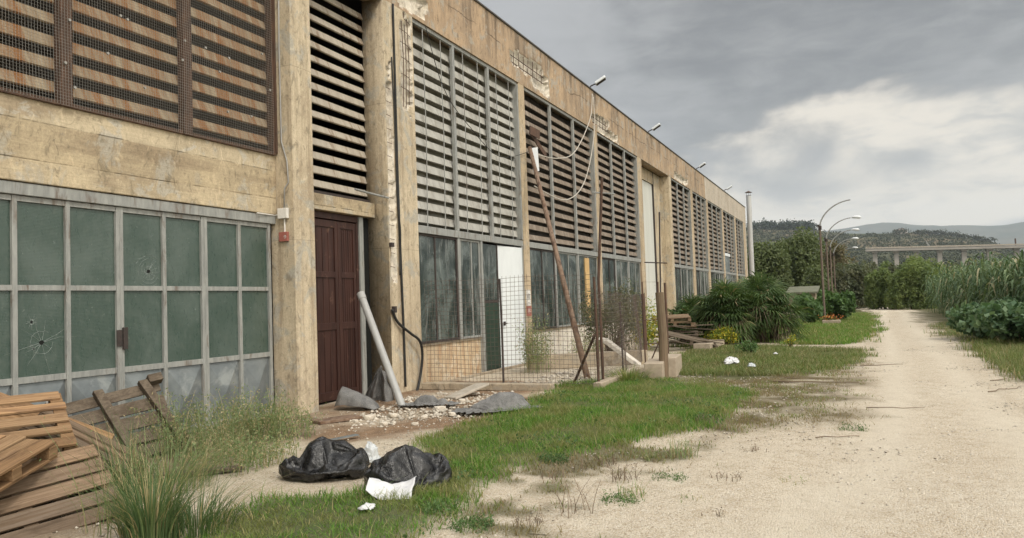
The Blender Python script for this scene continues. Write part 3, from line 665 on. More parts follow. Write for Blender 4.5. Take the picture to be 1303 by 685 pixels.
shell('fascia', -2.0, 47.2, Z_L, Z_R, D, .42, [hA, hB, hB2, hC, hC2, hD], [M_['fascia'], M_['spall']], .09, 2, .07)
shell('fascia', 47.203, 66.0, Z_L, Z_R, D, .42, [], [M_['fascia_pale'], M_['spall']])
for k, (x0, x1) in enumerate(pillars):
    hs = [(12.90, 13.38, 5.3, 7.40), (12.37, 12.60, 1.7, 6.45)] if k == 1 else []
    if k == 1:
        shell('pillar', x0, x1, 0, Z_L-.002, D-.001, .46, hs, [M_['pillar_light'], M_['spall']], .08, 5, .035)
    else:
        MB().box((x0, D, -.1), (x1, D+.46 if k == 0 else D+.30, Z_L-.002)).build('pillar', M_['pillar_light'] if k in (0, 5) else M_['pillar'], wh, bevel=.012)
# rebars bared by the spalls
class TB(MB):
    tubes = []
    def tube(s, *a): s.tubes.append(a)
mb = TB()
for x in (13.03, 13.13, 13.24): mb.tube([(x, D+.02, 5.5), (x+.01, D+.0, 6.4), (x-.005, D+.02, 7.38)], .009, 6)
for z in (5.85, 6.12, 6.45, 6.75, 7.0, 7.25): mb.tube([(12.96, D+.02, z+.03), (13.15, D-.006, z), (13.38, D+.025, z-.03)], .006, 5)
for z in np.arange(2.1, 6.3, .26): mb.tube([(12.42, D+.03, z), (12.56, D+.02, z-.01)], .006, 5)
for (a, b, z0, z1) in (hB, hC):
    for z in (z0+.12, z0+.3): mb.tube([(a+.1, D+.03, z), (b-.1, D+.03, z-.02)], .012, 5)
    for x in np.arange(a+.25, b-.1, .33): mb.tube([(x, D+.025, z0+.05), (x+.02, D+.015, z1-.02)], .009, 5)
ids = mb.f; comp = {}
for q in mb.tubes:
    m2 = MB(); m2.tube(*q); m2.build('rebar', M_['rustysteel'], wh)
# roof edge, roof, back and end walls, floor line
MB().box((-2.0, D-.035, Z_R+.002), (66.05, D+.45, Z_R+.045)).build('roof_edge', M_['roofcap'], wh, bevel=.006)
MB().box((-2.0, D+.45, 8.3), (66.0, D+18, 8.5)).build('roof', M_['roofcap'], wh)
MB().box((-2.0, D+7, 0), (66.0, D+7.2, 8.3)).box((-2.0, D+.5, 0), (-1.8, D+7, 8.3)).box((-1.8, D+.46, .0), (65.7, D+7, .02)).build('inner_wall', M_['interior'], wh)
MB().box((65.7, D+.43, 0), (66.0, D+18, 8.3)).box((65.42, D+.01, 0), (66.0, D+.43, Z_L-.003)).build('end_wall', M_['fascia_pale'], wh)
MB().box((47.12, D-.012, Z_L), (47.28, D-.002, Z_R)).build('joint_strip', M_['whitewall'], wh)

# --- slats
def slats(x0, x1, z0, z1, y, pitch, mat, hgt=.16, th=.028, tilt=16, missing=(), name='louvre', jitter=0.0, seed=0, clip=None):
    r = random.Random(seed); mb = MB(); n = int((z1-z0)/pitch)
    for i in range(n):
        if i in missing: continue
        z = z0+pitch*(i+.55); tl = R(tilt+r.uniform(-3, 3)*(1+jitter)); dz = r.uniform(-1, 1)*jitter*.02
        u = Vector((0, math.sin(tl), math.cos(tl)))*hgt/2; nrm = Vector((0, math.cos(tl), -math.sin(tl)))*th/2
        mb.obox(((x0+x1)/2, y, z), (Vector(((x1-x0)/2, 0, dz)), nrm, u))
    return mb.build(name, mat, wh, bevel=.006)
def bay(x0, x1, style='brown', sill='beige', door=None, seed=0, windows=True):
    fr = D+.035; n = 3; xs = [x0+(x1-x0)*i/n for i in range(n+1)]
    smat = M_['slat_grey'] if style == 'grey' else M_['slat_brown']
    miss = () if style == 'grey' else [(7,), (), (11,), (3,)][seed % 4]
    lv = slats(x0+.01, x1-.01, 3.25, 7.38, D+.17, .262, smat, .176 if style == 'grey' else .158, missing=(), jitter=.45 if style == 'grey' else 1.0, seed=seed)
    mb = MB()
    for x in xs[1:-1]: mb.box((x-.05, fr, 3.225), (x+.05, fr+.07, 7.40))
    mb.box((x0+.003, fr, 3.25), (x0+.05, fr+.07, 7.36)).box((x1-.07, fr-.02, 3.25), (x1-.003, fr+.20, 7.36)).box((x0+.055, fr+.005, 7.33), (x1-.055, fr+.065, 7.405))
    mb.build('louvre_frame', M_['steel'], wh, bevel=.004)
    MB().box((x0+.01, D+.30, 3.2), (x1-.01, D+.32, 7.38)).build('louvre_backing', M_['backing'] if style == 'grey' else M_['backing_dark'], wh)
    if style == 'grey':
        mb = MB()
        for i in range(n):
            for f in (.28, .7):
                x = xs[i]+(xs[i+1]-xs[i])*f; mb.tube([(x, fr+.03, 7.35), (x+.012, fr+.012, 5.2), (x-.01, fr+.03, 3.2)], .011, 5)
        mb.build('guard_rod', M_['steel'], wh)
    MB().box((x0+.003, fr-.02, 3.07), (x1-.003, fr+.14, 3.22)).build('transom', M_['steel'], wh, bevel=.006)
    # sill wall and windows
    xa = door[1] if door and door[0] <= x0+.3 else x0
    xb = door[0] if door and door[0] > x0+.3 else x1
    if sill:
        MB().box((xa+.004, D+.12, -.1), (xb-.004, D+.34, .80)).build('sill_wall', M_['sillwall'] if sill == 'beige' else M_['whitewall'], wh, bevel=.008)
        MB().box((xa+.006, D+.085, .802), (xb-.006, D+.34, .85)).build('window_sill', M_['kerb'], wh, bevel=.006)
    r = random.Random(seed+50)
    for i in range(n):
        a, b = xs[i]+.06, xs[i+1]-.06
        if a > xb-.3: continue
        b = min(b, xb-.05)
        wf = MB(); 
        wf.box((a, fr+.02, .852), (a+.045, fr+.075, 3.065)).box((b-.045, fr+.02, .852), (b, fr+.075, 3.065)).box((a+.048, fr+.02, .855), (b-.048, fr+.075, .90)).box((a+.048, fr+.02, 3.02), (b-.048, fr+.075, 3.062))
        mid = a+(b-a)*r.choice((.42, .5, .58)); wf.box((mid-.02, fr+.025, .902), (mid+.02, fr+.07, 3.018))
        w_ = wf.build('window', M_['steel'] if i else M_['darksteel'], wh, bevel=.003)
        sp = r.uniform(-.01, .01)
        MB().box((a+.046, fr+.045, .90), (mid-.021, fr+.051, 3.02)).build('pane', M_['glass'], w_)
        MB().box((mid+.021, fr+.046+sp, .90), (b-.046, fr+.052+sp, 3.02)).build('pane', M_['glass'], w_)
    for x in xs[1:-1]:
        if x < xb: MB().box((x-.055, fr+.0, .853), (x+.055, fr+.09, 3.068)).build('mullion', M_['steel'], wh, bevel=.004)
bay(13.42, 18.83, 'grey', 'beige', door=(16.33, 18.83), seed=1)
bay(19.22, 25.36, 'brown', 'white', seed=2)
bay(25.72, 31.15, 'brown', 'white', seed=3)
bay(37.55, 42.45, 'brown', 'beige', seed=4)
bay(43.05, 47.3, 'brown', 'beige', seed=5)
bay(47.85, 53.3, 'brown', 'beige', seed=6)
bay(53.85, 59.3, 'brown', 'beige', door=(53.85, 56.3), seed=7)
bay(59.9, 64.3, 'brown', 'beige', seed=8)
# door of the first window bay: dark green leaf shut, white leaf standing ajar
fr = D+.035
MB().box((16.30, fr-.01, 0), (16.385, fr+.09, 3.065)).build('door_jamb', M_['steel'], wh, bevel=.004); MB().box((18.70, fr-.01, 0), (18.826, fr+.09, 3.065)).build('door_jamb', M_['steel'], wh, bevel=.004)
dg = MB().box((16.40, fr+.04, .05), (17.32, fr+.09, 1.62)).build('door', M_['green_door'], wh, bevel=.004)
MB().box((16.46, fr+.055, 1.70), (17.26, fr+.062, 3.02)).build('pane', M_['glass'], dg)
MB().box((16.395, fr+.04, 1.623), (17.32, fr+.09, 1.695)).box((16.395, fr+.04, 1.697), (16.45, fr+.09, 3.06)).box((17.27, fr+.04, 1.697), (17.32, fr+.09, 3.06)).build('door_rail', M_['darksteel'], dg)
dw = MB().obox((17.98, fr+.02, 1.53), (Vector((.66, -.05, 0)), Vector((.002, .022, 0)), Vector((0, 0, 1.49)))).build('door', M_['white'], wh, bevel=.006); dw['label'] = 'white door leaf standing ajar'
MB().box((17.42, fr-.04, 1.06), (17.50, fr-.005, 1.16)).box((17.40, fr-.055, 1.10), (17.56, fr-.04, 1.125)).build('handle', M_['darksteel'], dw, bevel=.004)
# yellow board behind a pane of the second bay
M_['board_y'] = simple('yellow_board', (.60, .40, .18), (.50, .33, .15), .7, 4)
bb = MB().box((24.0, fr+.012, .92), (24.42, fr+.040, 2.98)).build('boarded_pane', M_['board_y'], wh); bb['label'] = 'yellow board filling one broken window pane'
# sheet panel bay
MB().box((31.83, D+.44, 0), (32.4, D+.56, 7.40)).box((35.62, D+.44, 0), (35.75, D+.56, 7.40)).build('panel_frame', M_['darksteel'], wh)
mb = MB()
for i in range(5): mb.box((32.41+i*.643, D+.50-.004*(i % 2), .1), (33.045+i*.643, D+.53, 6.85))
pn = mb.build('sliding_panel', M_['panelwhite'], wh, bevel=.004)
MB().box((32.41, D+.44, 6.86), (35.6, D+.56, 7.40)).build('panel_lintel', M_['pillar'], wh)
MB().box((35.76, D+.44, -.1), (37.05, D+.56, 7.40)).box((36.98, D+.302, -.1), (37.05, D+.44, 7.40)).build('panel_jamb', M_['pillar_light'], wh)
# small door far along
MB().box((54.0, fr+.0, .0), (56.2, fr+.06, 4.3)).build('door', M_['zinc'], wh)
MB().box((53.9, fr-.03, 4.31), (56.3, fr+.07, 4.5)).build('door_lintel', M_['white'], wh)

# --- left module (recessed plane)
YB = D+.33
MB().box((-2.0, YB, 3.10), (9.665, YB+.35, 4.05)).build('beam', M_['beam'], wh, bevel=.012)
lo = slats(-1.0, 9.60, 4.10, 7.38, YB+.10, .262, M_['slat_rust'], .155, .035, 20, jitter=1.0, seed=20)
MB().box((-1.0, YB+.28, 4.06), (9.60, YB+.30, 7.38)).build('louvre_backing', M_['backing_dark'], wh)  # added dark sheet for the shade between these slats
posts = [wp(81, 60, YB)[0], wp(235, 60, YB)[0]]; posts = [posts[0]-1.72]+posts+[9.60]
mb = MB()
for i, x in enumerate(posts): mb.box((x-.075 if i < 3 else x-.04, YB-.05, 4.02), (x+.075 if i < 3 else x+.02, YB+.06, 7.38))
for i in range(len(posts)-1): mb.box((posts[i]+.08, YB-.035, 4.02), (posts[i+1]-.08 if i < 2 else 9.555, YB+.0, 4.07))
mb.box((9.601, YB-.05, 4.06), (9.664, YB+.32, 7.38))
mb.build('louvre_frame', M_['rustysteel'], wh, bevel=.004)
# wire mesh with clips
mb = MB(); p_ = .036; x0, x1, z0, z1 = posts[0], 9.58, 4.03, 7.38
def sag(x, z): return YB-.062-.018*math.sin(x*3.1+z*2.3)*math.sin(z*2.0+x)
x = x0
while x < x1:
    pts = [(x+.004*math.sin(z*5+x), sag(x, z), z) for z in np.linspace(z0, z1, 5)]; mb.tube(pts, .0017, 3, False); x += p_
z = z0
while z < z1:
    pts = [(q, sag(q, z), z+.006*math.sin(q*4)) for q in np.linspace(x0, x1, 12)]; mb.tube(pts, .0017, 3, False); z += p_
mb.build('wire_mesh', M_['wire'], wh)
mb = MB(); r_ = random.Random(4)
for i in range(26):
    x = r_.uniform(5.0, 9.5); k = r_.randrange(0, 12); z = 4.10+.262*(k+.55)+r_.uniform(-.02, .02)
    MB().tube([(x, YB-.06, z), (x, YB-.078, z)], .017, 10).build('mesh_clip', M_['wire'], wh)
# garage gate
YG = D+.42
gate = MB()
tall = [wp(16, 350, YG)[0], wp(84, 350, YG)[0], wp(150, 350, YG)[0], wp(207, 350, YG)[0], wp(258, 350, YG)[0], wp(303, 350, YG)[0], wp(341, 350, YG)[0]]
tall = [tall[0]-1.25, tall[0]-.62]+tall
wide = {4: .05, 6: .055}
zr0, zr1, zrm = .95, 2.93, 1.95
for i, x in enumerate(tall):
    wdt = wide.get(i, .028); gate.box((x-wdt, YG-.04, .02), (x+wdt, YG+.03, 2.95))
    if i in wide: gate.box((x-.006, YG-.045, .02), (x+.006, YG-.0405, 2.95))
for i in range(len(tall)-1):
    a = tall[i]+wide.get(i, .028)+.001; b = tall[i+1]-wide.get(i+1, .028)-.001
    for z, hh in ((zr0, .035), (zrm, .03), (2.92, .03), (.06, .04)): gate.box((a, YG-.032, z-hh), (b, YG+.025, z+hh))
gate_o = gate.build('garage_gate', M_['steel'], wh, bevel=.004)
MB().box((-1.5, YG-.07, 2.955), (9.66, YG+.12, 3.09)).build('gate_head', M_['steel'], wh, bevel=.008)
for i in range(len(tall)-1):
    a = tall[i]+wide.get(i, .028); b = tall[i+1]-wide.get(i+1, .028)
    for (z0, z1) in ((zr0+.036, zrm-.031), (zrm+.031, 2.889)):
        MB().box((a+.002, YG-.004, z0), (b-.002, YG+.004, z1)).build('pane', M_['garage_glass'], gate_o)
    # pressed sheet with a shallow pyramid
    z0, z1 = .10, zr0-.036; cx, cz = (a+b)/2, (z0+z1)/2
    MB().add([(a, YG, z0), (b, YG, z0), (b, YG, z1), (a, YG, z1), (cx, YG-.065, cz)], [(0, 1, 4), (1, 2, 4), (2, 3, 4), (3, 0, 4)]).build('sheet_panel', M_['zinc'], gate_o)
MB().box((tall[4]+.012, YG-.075, 1.02+.18), (tall[4]+.075, YG-.046, 1.62-.15)).box((tall[4]-.07, YG-.062, 1.24), (tall[4]-.0, YG-.046, 1.44)).build('gate_lock', M_['darksteel'], gate_o, bevel=.004)
# bullet holes with their cracks
M_['crack'] = simple('glass_fracture_edge', (.40, .44, .42), (.24, .28, .26), .5, 30)
M_['hole'] = simple('hole_dark', (.01, .012, .01), (.008, .008, .008), .9, 9)
def glass_hole(px, py, r0, nr, lr, seed, rings=0):
    c = wp(px, py, YG-.0065); rr = random.Random(seed); mb = MB()
    for k in range(nr):
        a = 2*math.pi*k/nr+rr.uniform(-.25, .25); L_ = lr*rr.uniform(.35, 1.0); a2 = a+rr.uniform(-.15, .15)
        p0 = Vector((c[0]+math.cos(a)*r0, c[1], c[2]+math.sin(a)*r0)); p1 = Vector((c[0]+math.cos(a)*L_*.5, c[1], c[2]+math.sin(a)*L_*.5)); p2 = Vector((c[0]+math.cos(a2)*L_, c[1], c[2]+math.sin(a2)*L_))
        mb.tube([p0, p1, p2], [.0016, .0011, .0004], 4)
    for k in range(rings):
        R_ = lr*(.28+.22*k); n = 14
        for j in range(n):
            if rr.random() < .35: continue
            a, b = 2*math.pi*j/n, 2*math.pi*(j+1)/n; q = R_*rr.uniform(.93, 1.07)
            mb.tube([(c[0]+math.cos(a)*q, c[1], c[2]+math.sin(a)*q), (c[0]+math.cos(b)*q, c[1], c[2]+math.sin(b)*q)], .0012, 4)
    mb.build('glass_crack', M_['crack'], gate_o)
    hb = MB(); n = 11; vs = [(c[0], c[1]-.001, c[2])]+[(c[0]+math.cos(2*math.pi*k/n)*r0*rr.uniform(.7, 1.25), c[1]-.001, c[2]+math.sin(2*math.pi*k/n)*r0*rr.uniform(.7, 1.25)) for k in range(n)]
    vs2 = [(x, y+.003, z) for x, y, z in vs]
    hb.add(vs+vs2, [(0, k+1, (k+1) % n+1) for k in range(n)]+[(k+1, n+2+k, n+2+(k+1) % n, (k+1) % n+1) for k in range(n)]); hb.build('glass_hole', M_['hole'], gate_o)
glass_hole(189, 345.5, .028, 14, .22, 1, 4)
glass_hole(53, 436, .026, 10, .45, 2, 1)
glass_hole(40, 410, .014, 9, .10, 3, 1)
glass_hole(43, 444, .010, 7, .08, 4)

# --- door bay: dark double door, lintel, louvre
YD = D+.42
slats(10.175, 12.325, 3.62, 7.38, YD+.05, .24, M_['slat_door'], .140, .035, 22, name='louvre', jitter=.6, seed=30)
MB().box((10.172, YD-.14, 3.28), (12.325, YD+.02, 3.55)).build('door_lintel', M_['beam'], wh, bevel=.01)
MB().box((10.172, YD-.03, 3.555), (12.325, YD+.02, 3.62)).build('lintel_strip', M_['darksteel'], wh)
MB().box((11.93, YD-.06, 0), (12.05, YD+.03, 3.27)).build('door_post', M_['steel'], wh, bevel=.006)
MB().box((12.053, YD+.02, 0), (12.325, YD+.08, 3.27)).build('door_gap_board', M_['hole'], wh)  # black sheet painting the shade of the open gap
mb = MB().box((10.175, YD-.03, 3.16), (11.925, YD+.05, 3.275)); mb.box((11.86, YD-.03, 0), (11.925, YD+.05, 3.155)).build('door_frame', M_['door'], wh, bevel=.005)
mid = wp(430, 380, YD)[0]
for (a, b) in ((10.18, mid-.006), (mid+.006, 11.85)):
    mb = MB().box((a, YD, .05), (b, YD+.05, 3.14))
    for (x0, x1, z0, z1) in ((a, a+.08, .05, 3.14), (b-.08, b, .05, 3.14), (a+.082, b-.082, .05, .2), (a+.082, b-.082, 1.25, 1.37), (a+.082, b-.082, 2.15, 2.25), (a+.082, b-.082, 3.02, 3.14)):
        mb.box((x0, YD-.022, z0), (x1, YD-.001, z1))
    n = 6
    for i in range(1, n):
        x = a+.08+(b-a-.16)*i/n; mb.box((x-.006, YD-.008, .202), (x+.006, YD-.0015, 3.01))
    dr = mb.build('door', M_['door'], wh, bevel=.003)
hx = wp(462, 385, D-.0)
MB().box((12.335, D-.06, 2.72), (12.43, D-.002, 2.80)).build('wall_bracket', M_['darksteel'], wh)
MB().box((12.36, D-.07, 1.50), (12.44, D-.002, 1.62)).build('door_bolt', M_['darksteel'], wh)
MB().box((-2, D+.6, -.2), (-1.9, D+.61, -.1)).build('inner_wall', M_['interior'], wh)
# concrete step strip along the foot of the facade
MB().box((13.43, D-.10, -.1), (31.1, D-.004, .06)).build('plinth', M_['kerb'], wh, bevel=.01)

# --- flue pipe at the far corner
fl = empty('flue_pipe', (66.6, 7.55, 0), 'tall grey metal flue pipe with a rain cap at the far corner of the warehouse', 'pipe')
MB().tube([(66.6, 7.62, 0), (66.6, 7.6, 9.75)], .2, 16).build('pipe', M_['fluepipe'], fl, smooth=False)
mb = MB().tube([(66.6, 7.6, 9.75), (66.6, 7.6, 9.78)], .205, 16); mb.build('pipe_mouth', M_['hole'], fl)
mb = MB(); mb.tube([(66.6, 7.6, 10.02), (66.6, 7.6, 10.16)], [.30, .02], 16)
for a in range(3): mb.tube([(66.6+.17*math.cos(a*2.1), 7.6+.17*math.sin(a*2.1), 9.76), (66.6+.17*math.cos(a*2.1), 7.6+.17*math.sin(a*2.1), 10.03)], .012, 5)
mb.build('rain_cap', M_['rustysteel'], fl)

# --- floodlights on the roof edge
fx = [(25.3, 'nearest floodlight on the roof edge, above the second brown louvred bay'), (33.5, 'floodlight on the roof edge above the pale sheet panel bay'),
      (44.8, 'floodlight on the roof edge just before the pale fascia begins'), (55.2, 'farthest floodlight, a dark stub on the pale end of the roof edge')]
f0 = empty('floodlight', (0, 0, 0), fx[0][1], 'floodlight', 'floodlights along the roof edge')
MB().tube([(0, .12, 0), (0, .02, .14), (.02, -.24, .24)], .03, 8).box((-.08, .0, .0), (.08, .25, .02)).build('arm', M_['darksteel'], f0, world=False)
mb = MB(); ux = Vector((.17, 0, 0)); uy = Vector((0, -.22, .13)); uz = Vector((0, .03, .05)); mb.obox((0, -.38, .33), (ux, uy, uz)); mb.build('housing', M_['white'], f0, bevel=.03, world=False)
mb = MB(); mb.obox(Vector((0, -.38, .33))-uz*1.12, (ux*.88, uy*.88, uz*.10)); mb.build('lens', M_['darksteel'], f0, world=False)
for i, (x, lb) in enumerate(fx):
    o = f0 if i == 0 else dup(f0); o.location = (x, D, Z_R+.045); o['label'] = lb; o.rotation_euler = (0, 0, R((12, 4, -6, 8)[i])); o.scale = (.8, .8, .8)

# ------------------------------------------------------------------ fittings on the pillars
ab = empty('alarm_box', wp(362, 272, D-.0), 'white junction box with red call point below, on the pillar left of the dark door', 'junction box')
YS = 9.67-.0   # near side face of the first pillar (plane X = 9.67)
def sp(px, py, off=0.0):
    v = xp(px, py, 9.67-off); return v
def onside(p, q, th, mb): 
    a = sp(*p); b = sp(*q); mb.box((9.67-th, min(a[1], b[1]), min(a[2], b[2])), (9.668, max(a[1], b[1]), max(a[2], b[2]))); return mb
onside((356, 266), (368, 278), .06, MB()).build('cover', M_['tag_white'], ab, bevel=.006)
onside((357, 296), (368, 307), .045, MB()).build('red_call_point', M_['tag_red'], ab, bevel=.004)
a = sp(360, 299, .046); b = sp(365, 304, .046)
mb = MB(); cy, cz = (a[1]+b[1])/2, (a[2]+b[2])/2
for k in range(7):
    t0, t1 = R(40+k*38), R(40+k*38+38); mb.tube([(9.622, cy+.022*math.cos(t0), cz+.022*math.sin(t0)), (9.622, cy+.022*math.cos(t1), cz+.022*math.sin(t1))], .0035, 4)
mb.tube([(9.622, cy+.022, cz+.0), (9.622, cy-.004, cz+.004)], .0035, 4)
mb.build('symbol', M_['tag_white'], ab)
c1 = sp(362, 278, .015); c2 = sp(362.5, 296, .015); c3 = sp(361.5, 266, .02); c4 = sp(362, 240, .02); c5 = sp(367, 232, .02); c6 = sp(365, 205, .02); c7 = sp(358, 180, .02); c8 = sp(355, 60, .02); c9 = sp(354, -60, .02)
MB().tube([c1, c2], .012, 8).build('conduit_stub', M_['tag_white'], ab)
MB().tube([c3, c4, c5, c6, c7, c8, c9], .011, 8).build('conduit', M_['pvc'], ab, smooth=True)
e1 = sp(356, 273, .02); MB().tube([e1, (9.64, YB+.02, e1[2]-.01), (9.2, YB-.02, e1[2]-.015)], .010, 6).build('conduit', M_['tag_white'], ab)
# label plates on the third pillar
sg = empty('pillar_notice', wp(672, 385, D), 'small white and red notice plates on the pillar right of the white door', 'notice')
a = wp(669.5, 369, D); b = wp(674.5, 389, D); xw = (18.86, 19.13)
MB().box((xw[0], D-.012, b[2]), (xw[1], D-.002, a[2])).build('white_plate', M_['tag_white'], sg)
mb = MB(); zc = (a[2]+b[2])/2+.03
for k in range(10):
    t0, t1 = R(k*36), R(k*36+36); mb.tube([(18.995+.07*math.cos(t0), D-.0145, zc+.075*math.sin(t0)), (18.995+.07*math.cos(t1), D-.0145, zc+.075*math.sin(t1))], .006, 4)
mb.box((18.955, D-.017, zc-.17), (19.035, D-.013, zc-.155)).box((18.985, D-.0175, zc-.04), (19.005, D-.0131, zc+.04)).build('marking', M_['darksteel'], sg)
a = wp(669, 390, D); b = wp(675, 402, D)
MB().box((xw[0]-.02, D-.014, b[2]), (xw[1]+.02, D-.002, a[2])).build('red_plate', M_['tag_red'], sg)
mb = MB(); zc = (a[2]+b[2])/2
for dz, (l, r__) in ((.05, (.0, .2)), (.015, (.03, .17)), (-.02, (0, .2)), (-.055, (.05, .15))): mb.box((xw[0]+.03+l, D-.0175, zc+dz-.006), (xw[0]+.03+r__, D-.0145, zc+dz+.006))
mb.build('marking', M_['tag_white'], sg)
# cables
def cable(name, pts, r, mat, label, cat, group=None):
    # smooth catmull-rom
    P = [Vector(p) for p in pts]; out = []
    for i in range(len(P)-1):
        p0, p1, p2, p3 = P[max(i-1, 0)], P[i], P[i+1], P[min(i+2, len(P)-1)]
        for k in range(6):
            u = k/6; out.append(.5*((2*p1)+(-p0+p2)*u+(2*p0-5*p1+4*p2-p3)*u*u+(-p0+3*p1-3*p2+p3)*u**3))
    out.append(P[-1]); o = MB().tube(out, r, 8).build(name, mat, None, smooth=True); return tagm(o, label, cat, group)
cable('black_conduit', [(12.66, D-.03, 7.4), (12.67, D-.025, 6.0), (12.66, D-.03, 4.4), (12.67, D-.03, 3.3), (12.69, D-.03, 2.4), (12.72, D-.03, 1.2), (12.73, D-.03, .1)], .022, M_['black_cable'],
      'straight black conduit running down the middle of the spalled pillar beside the door', 'conduit')
cable('black_conduit', [(12.58, D-.02, 6.35), (12.60, D-.035, 5.0), (12.63, D-.03, 3.6), (12.66, D-.06, 3.0), (12.62, D-.04, 2.2)], .013, M_['black_cable'],
      'thin black cable strapped beside the thicker conduit on the spalled pillar', 'cable')
a = wp(499, 394, D-.04); cable('black_hose', [a, wp(506, 410, D-.05), wp(522, 424, D-.10), wp(534, 434, D-.14), wp(537.5, 452, D-.10), wp(535, 478, D-.06), wp(530, 500, D-.1), wp(526, 508, D-.2)], .026, M_['black_cable'],
      'black hose bowing out from the spalled pillar and down to the rubble', 'hose')
MB_ = MB().tube([wp(494, 252, D-.02), wp(470, 246, D-.02), wp(452, 241, D-.3)], .02, 8)
tagm(MB_.build('bent_bracket', M_['steel'], None), 'bent grey steel arm sticking out over the dark door', 'bracket')
cable('pale_cable', [(25.2, D-.04, 8.6), (24.6, D-.12, 7.6), (22.8, D-.15, 6.2), (21.2, D-.12, 5.75), (19.6, D-.04, 5.65)], .016, M_['white_cable'], 'pale cable sagging from the nearest floodlight to the pillar, upper of two', 'cable')
cable('pale_cable', [(25.3, D-.04, 8.5), (25.0, D-.12, 7.2), (23.6, D-.18, 5.4), (21.8, D-.15, 4.6), (19.6, D-.04, 4.75)], .016, M_['white_cable'], 'pale cable hanging in the deeper loop below the nearest floodlight', 'cable')
cable('thin_cable', [(13.9, D-.03, 7.35), (14.6, D-.05, 6.2), (15.8, D-.06, 5.6), (17.4, D-.05, 5.2), (19.5, D-.04, 5.7)], .008, M_['black_cable'], 'thin dark wire crossing the grey louvred bay', 'cable')
# pieces hanging in the torn louvre
mb = MB().obox((19.75, D-.05, 6.25), (Vector((.16, -.08, -.05)), Vector((0, .01, 0)), Vector((.02, .0, .12))))
mb.obox((20.1, D+.0, 6.0), (Vector((.55, -.02, -.26)), Vector((0, .012, 0)), Vector((.03, 0, .07))))
tagm(mb.build('torn_slat', M_['rustysteel'], None), 'torn dark slat hanging out of the brown louvres by the leaning pole', 'slat')
mb = MB().obox((19.50, D-.14, 5.45), (Vector((.13, -.03, .03)), Vector((0, .01, 0)), Vector((-.03, .0, .32))))
tagm(mb.build('sheet_scrap', M_['lampglass'], None), 'small pale sheet scrap caught at the top of the leaning rusty pole', 'scrap')

# ------------------------------------------------------------------ fence enclosure
FX = 13.42
def post(px, pyb, pyt, r, mat, label, name='fence_post', X=None, n=8, square=False, group='old fence posts'):
    b = gp(px, pyb); b = b if X is None else np.array([X, xp(px, pyb, X)[1], 0]); 
    zt = CAMZ+(np.linalg.norm(b[:2]))*0; v = ray(px, pyt); k = (b[0])/v[0]; zt = CAMZ+v[2]*k
    mb = MB()
    if square: mb.box((b[0]-r, b[1]-r, -.1), (b[0]+r, b[1]+r, zt))
    else: mb.tube([(b[0], b[1], -.1), (b[0]+.01, b[1], zt*.5), (b[0], b[1]+.01, zt)], r, n)
    o = mb.build(name, mat, None, bevel=.008 if square else 0); tagm(o, label, 'post', group)
    return (b[0], b[1], zt)
yA, yB_ = D-.03, 4.24
pA = post(641, 495, 355, .022, M_['darksteel'], 'thin dark fence post in front of the white door leaf')
def mesh_fence(name, p, q, z0, z1, step, label, mat, lean=0.0, r=.0032):
    p = Vector((*p[:2], 0)); q = Vector((*q[:2], 0)); L_ = (q-p).length; d = (q-p).normalized(); nrm = Vector((-d.y, d.x, 0)); mb = MB()
    def at(u, z): return p+d*u+nrm*(.035*math.sin(u*2.3+z*1.5)+lean*z)+Vector((0, 0, z+.012*math.sin(u*3+1)))
    u = 0
    while u <= L_:
        mb.tube([at(u, z) for z in np.linspace(z0, z1, 5)], r, 4, False); u += step
    z = z0
    while z <= z1+.001:
        mb.tube([at(u, z) for u in np.linspace(0, L_, max(6, int(L_*4)))], r, 4, False); z += step
    o = mb.build(name, mat, None); return tagm(o, label, 'fence')
mesh_fence('wire_fence', (13.5, yA-.02), (13.42, yB_), .12, 2.12, .085, 'rusty square wire mesh fence running out from the warehouse wall', M_['fencewire'])
pc = gp(768, 491)
pB = post(762, 494, 352, .026, M_['rustysteel'], 'left one of the paired rusty corner posts of the wire fence')
mb = MB().tube([(pc[0], pc[1], -.1), (pc[0]-.02, pc[1]+.01, 2.0), xp(766, 226, pc[0])], .028, 8)
tpole = empty('steel_pole', (pc[0], pc[1], 0), 'tall thin rusty steel pole with a short crossbar at the fence corner', 'pole')
mb.build('shaft', M_['rustysteel'], tpole); MB().tube([xp(754, 245, pc[0]), xp(782, 247, pc[0])], .016, 6).build('crossbar', M_['steel'], tpole)
pD = post(793, 478, 384, .02, M_['darksteel'], 'thin short dark fence post between the corner pole and the thick rusty post')
pE = post(822, 461, 374, .05, M_['rustysteel'], 'thick rusty round post beside the thin gate frame', n=12)
mesh_fence('wire_fence', pB, (16.2, 4.50), .08, 1.75, .085, 'rusty square wire mesh panel between the corner post and the thin short post', M_['fencewire'])
mesh_fence('wire_fence', (16.22, 4.52), pE, .08, 1.7, .09, 'rusty square wire mesh panel ending at the thick rusty post', M_['fencewire'])
b = gp(845, 481); zt = xp(845, 372, b[0])[2]
mb = MB().tube([(b[0], b[1], -.1), (b[0]+.02, b[1]-.01, zt*.5), (b[0], b[1]+.02, zt)], [.098, .09, .085], 12)
tagm(mb.build('wooden_post', M_['oldpost'], None), 'thick weathered wooden post standing against the pale blocks', 'post')
gpole = empty('steel_pole', (16.6, 3.75, 0), 'thin dark rod with a crossbar rising behind the wooden post', 'pole')
q0 = gp(842, 474); MB().tube([(q0[0], q0[1], 0), xp(839, 270, q0[0])], .017, 6).build('shaft', M_['darksteel'], gpole)
MB().tube([xp(820, 334, q0[0]), xp(849, 335, q0[0])], .014, 6).build('crossbar', M_['darksteel'], gpole)
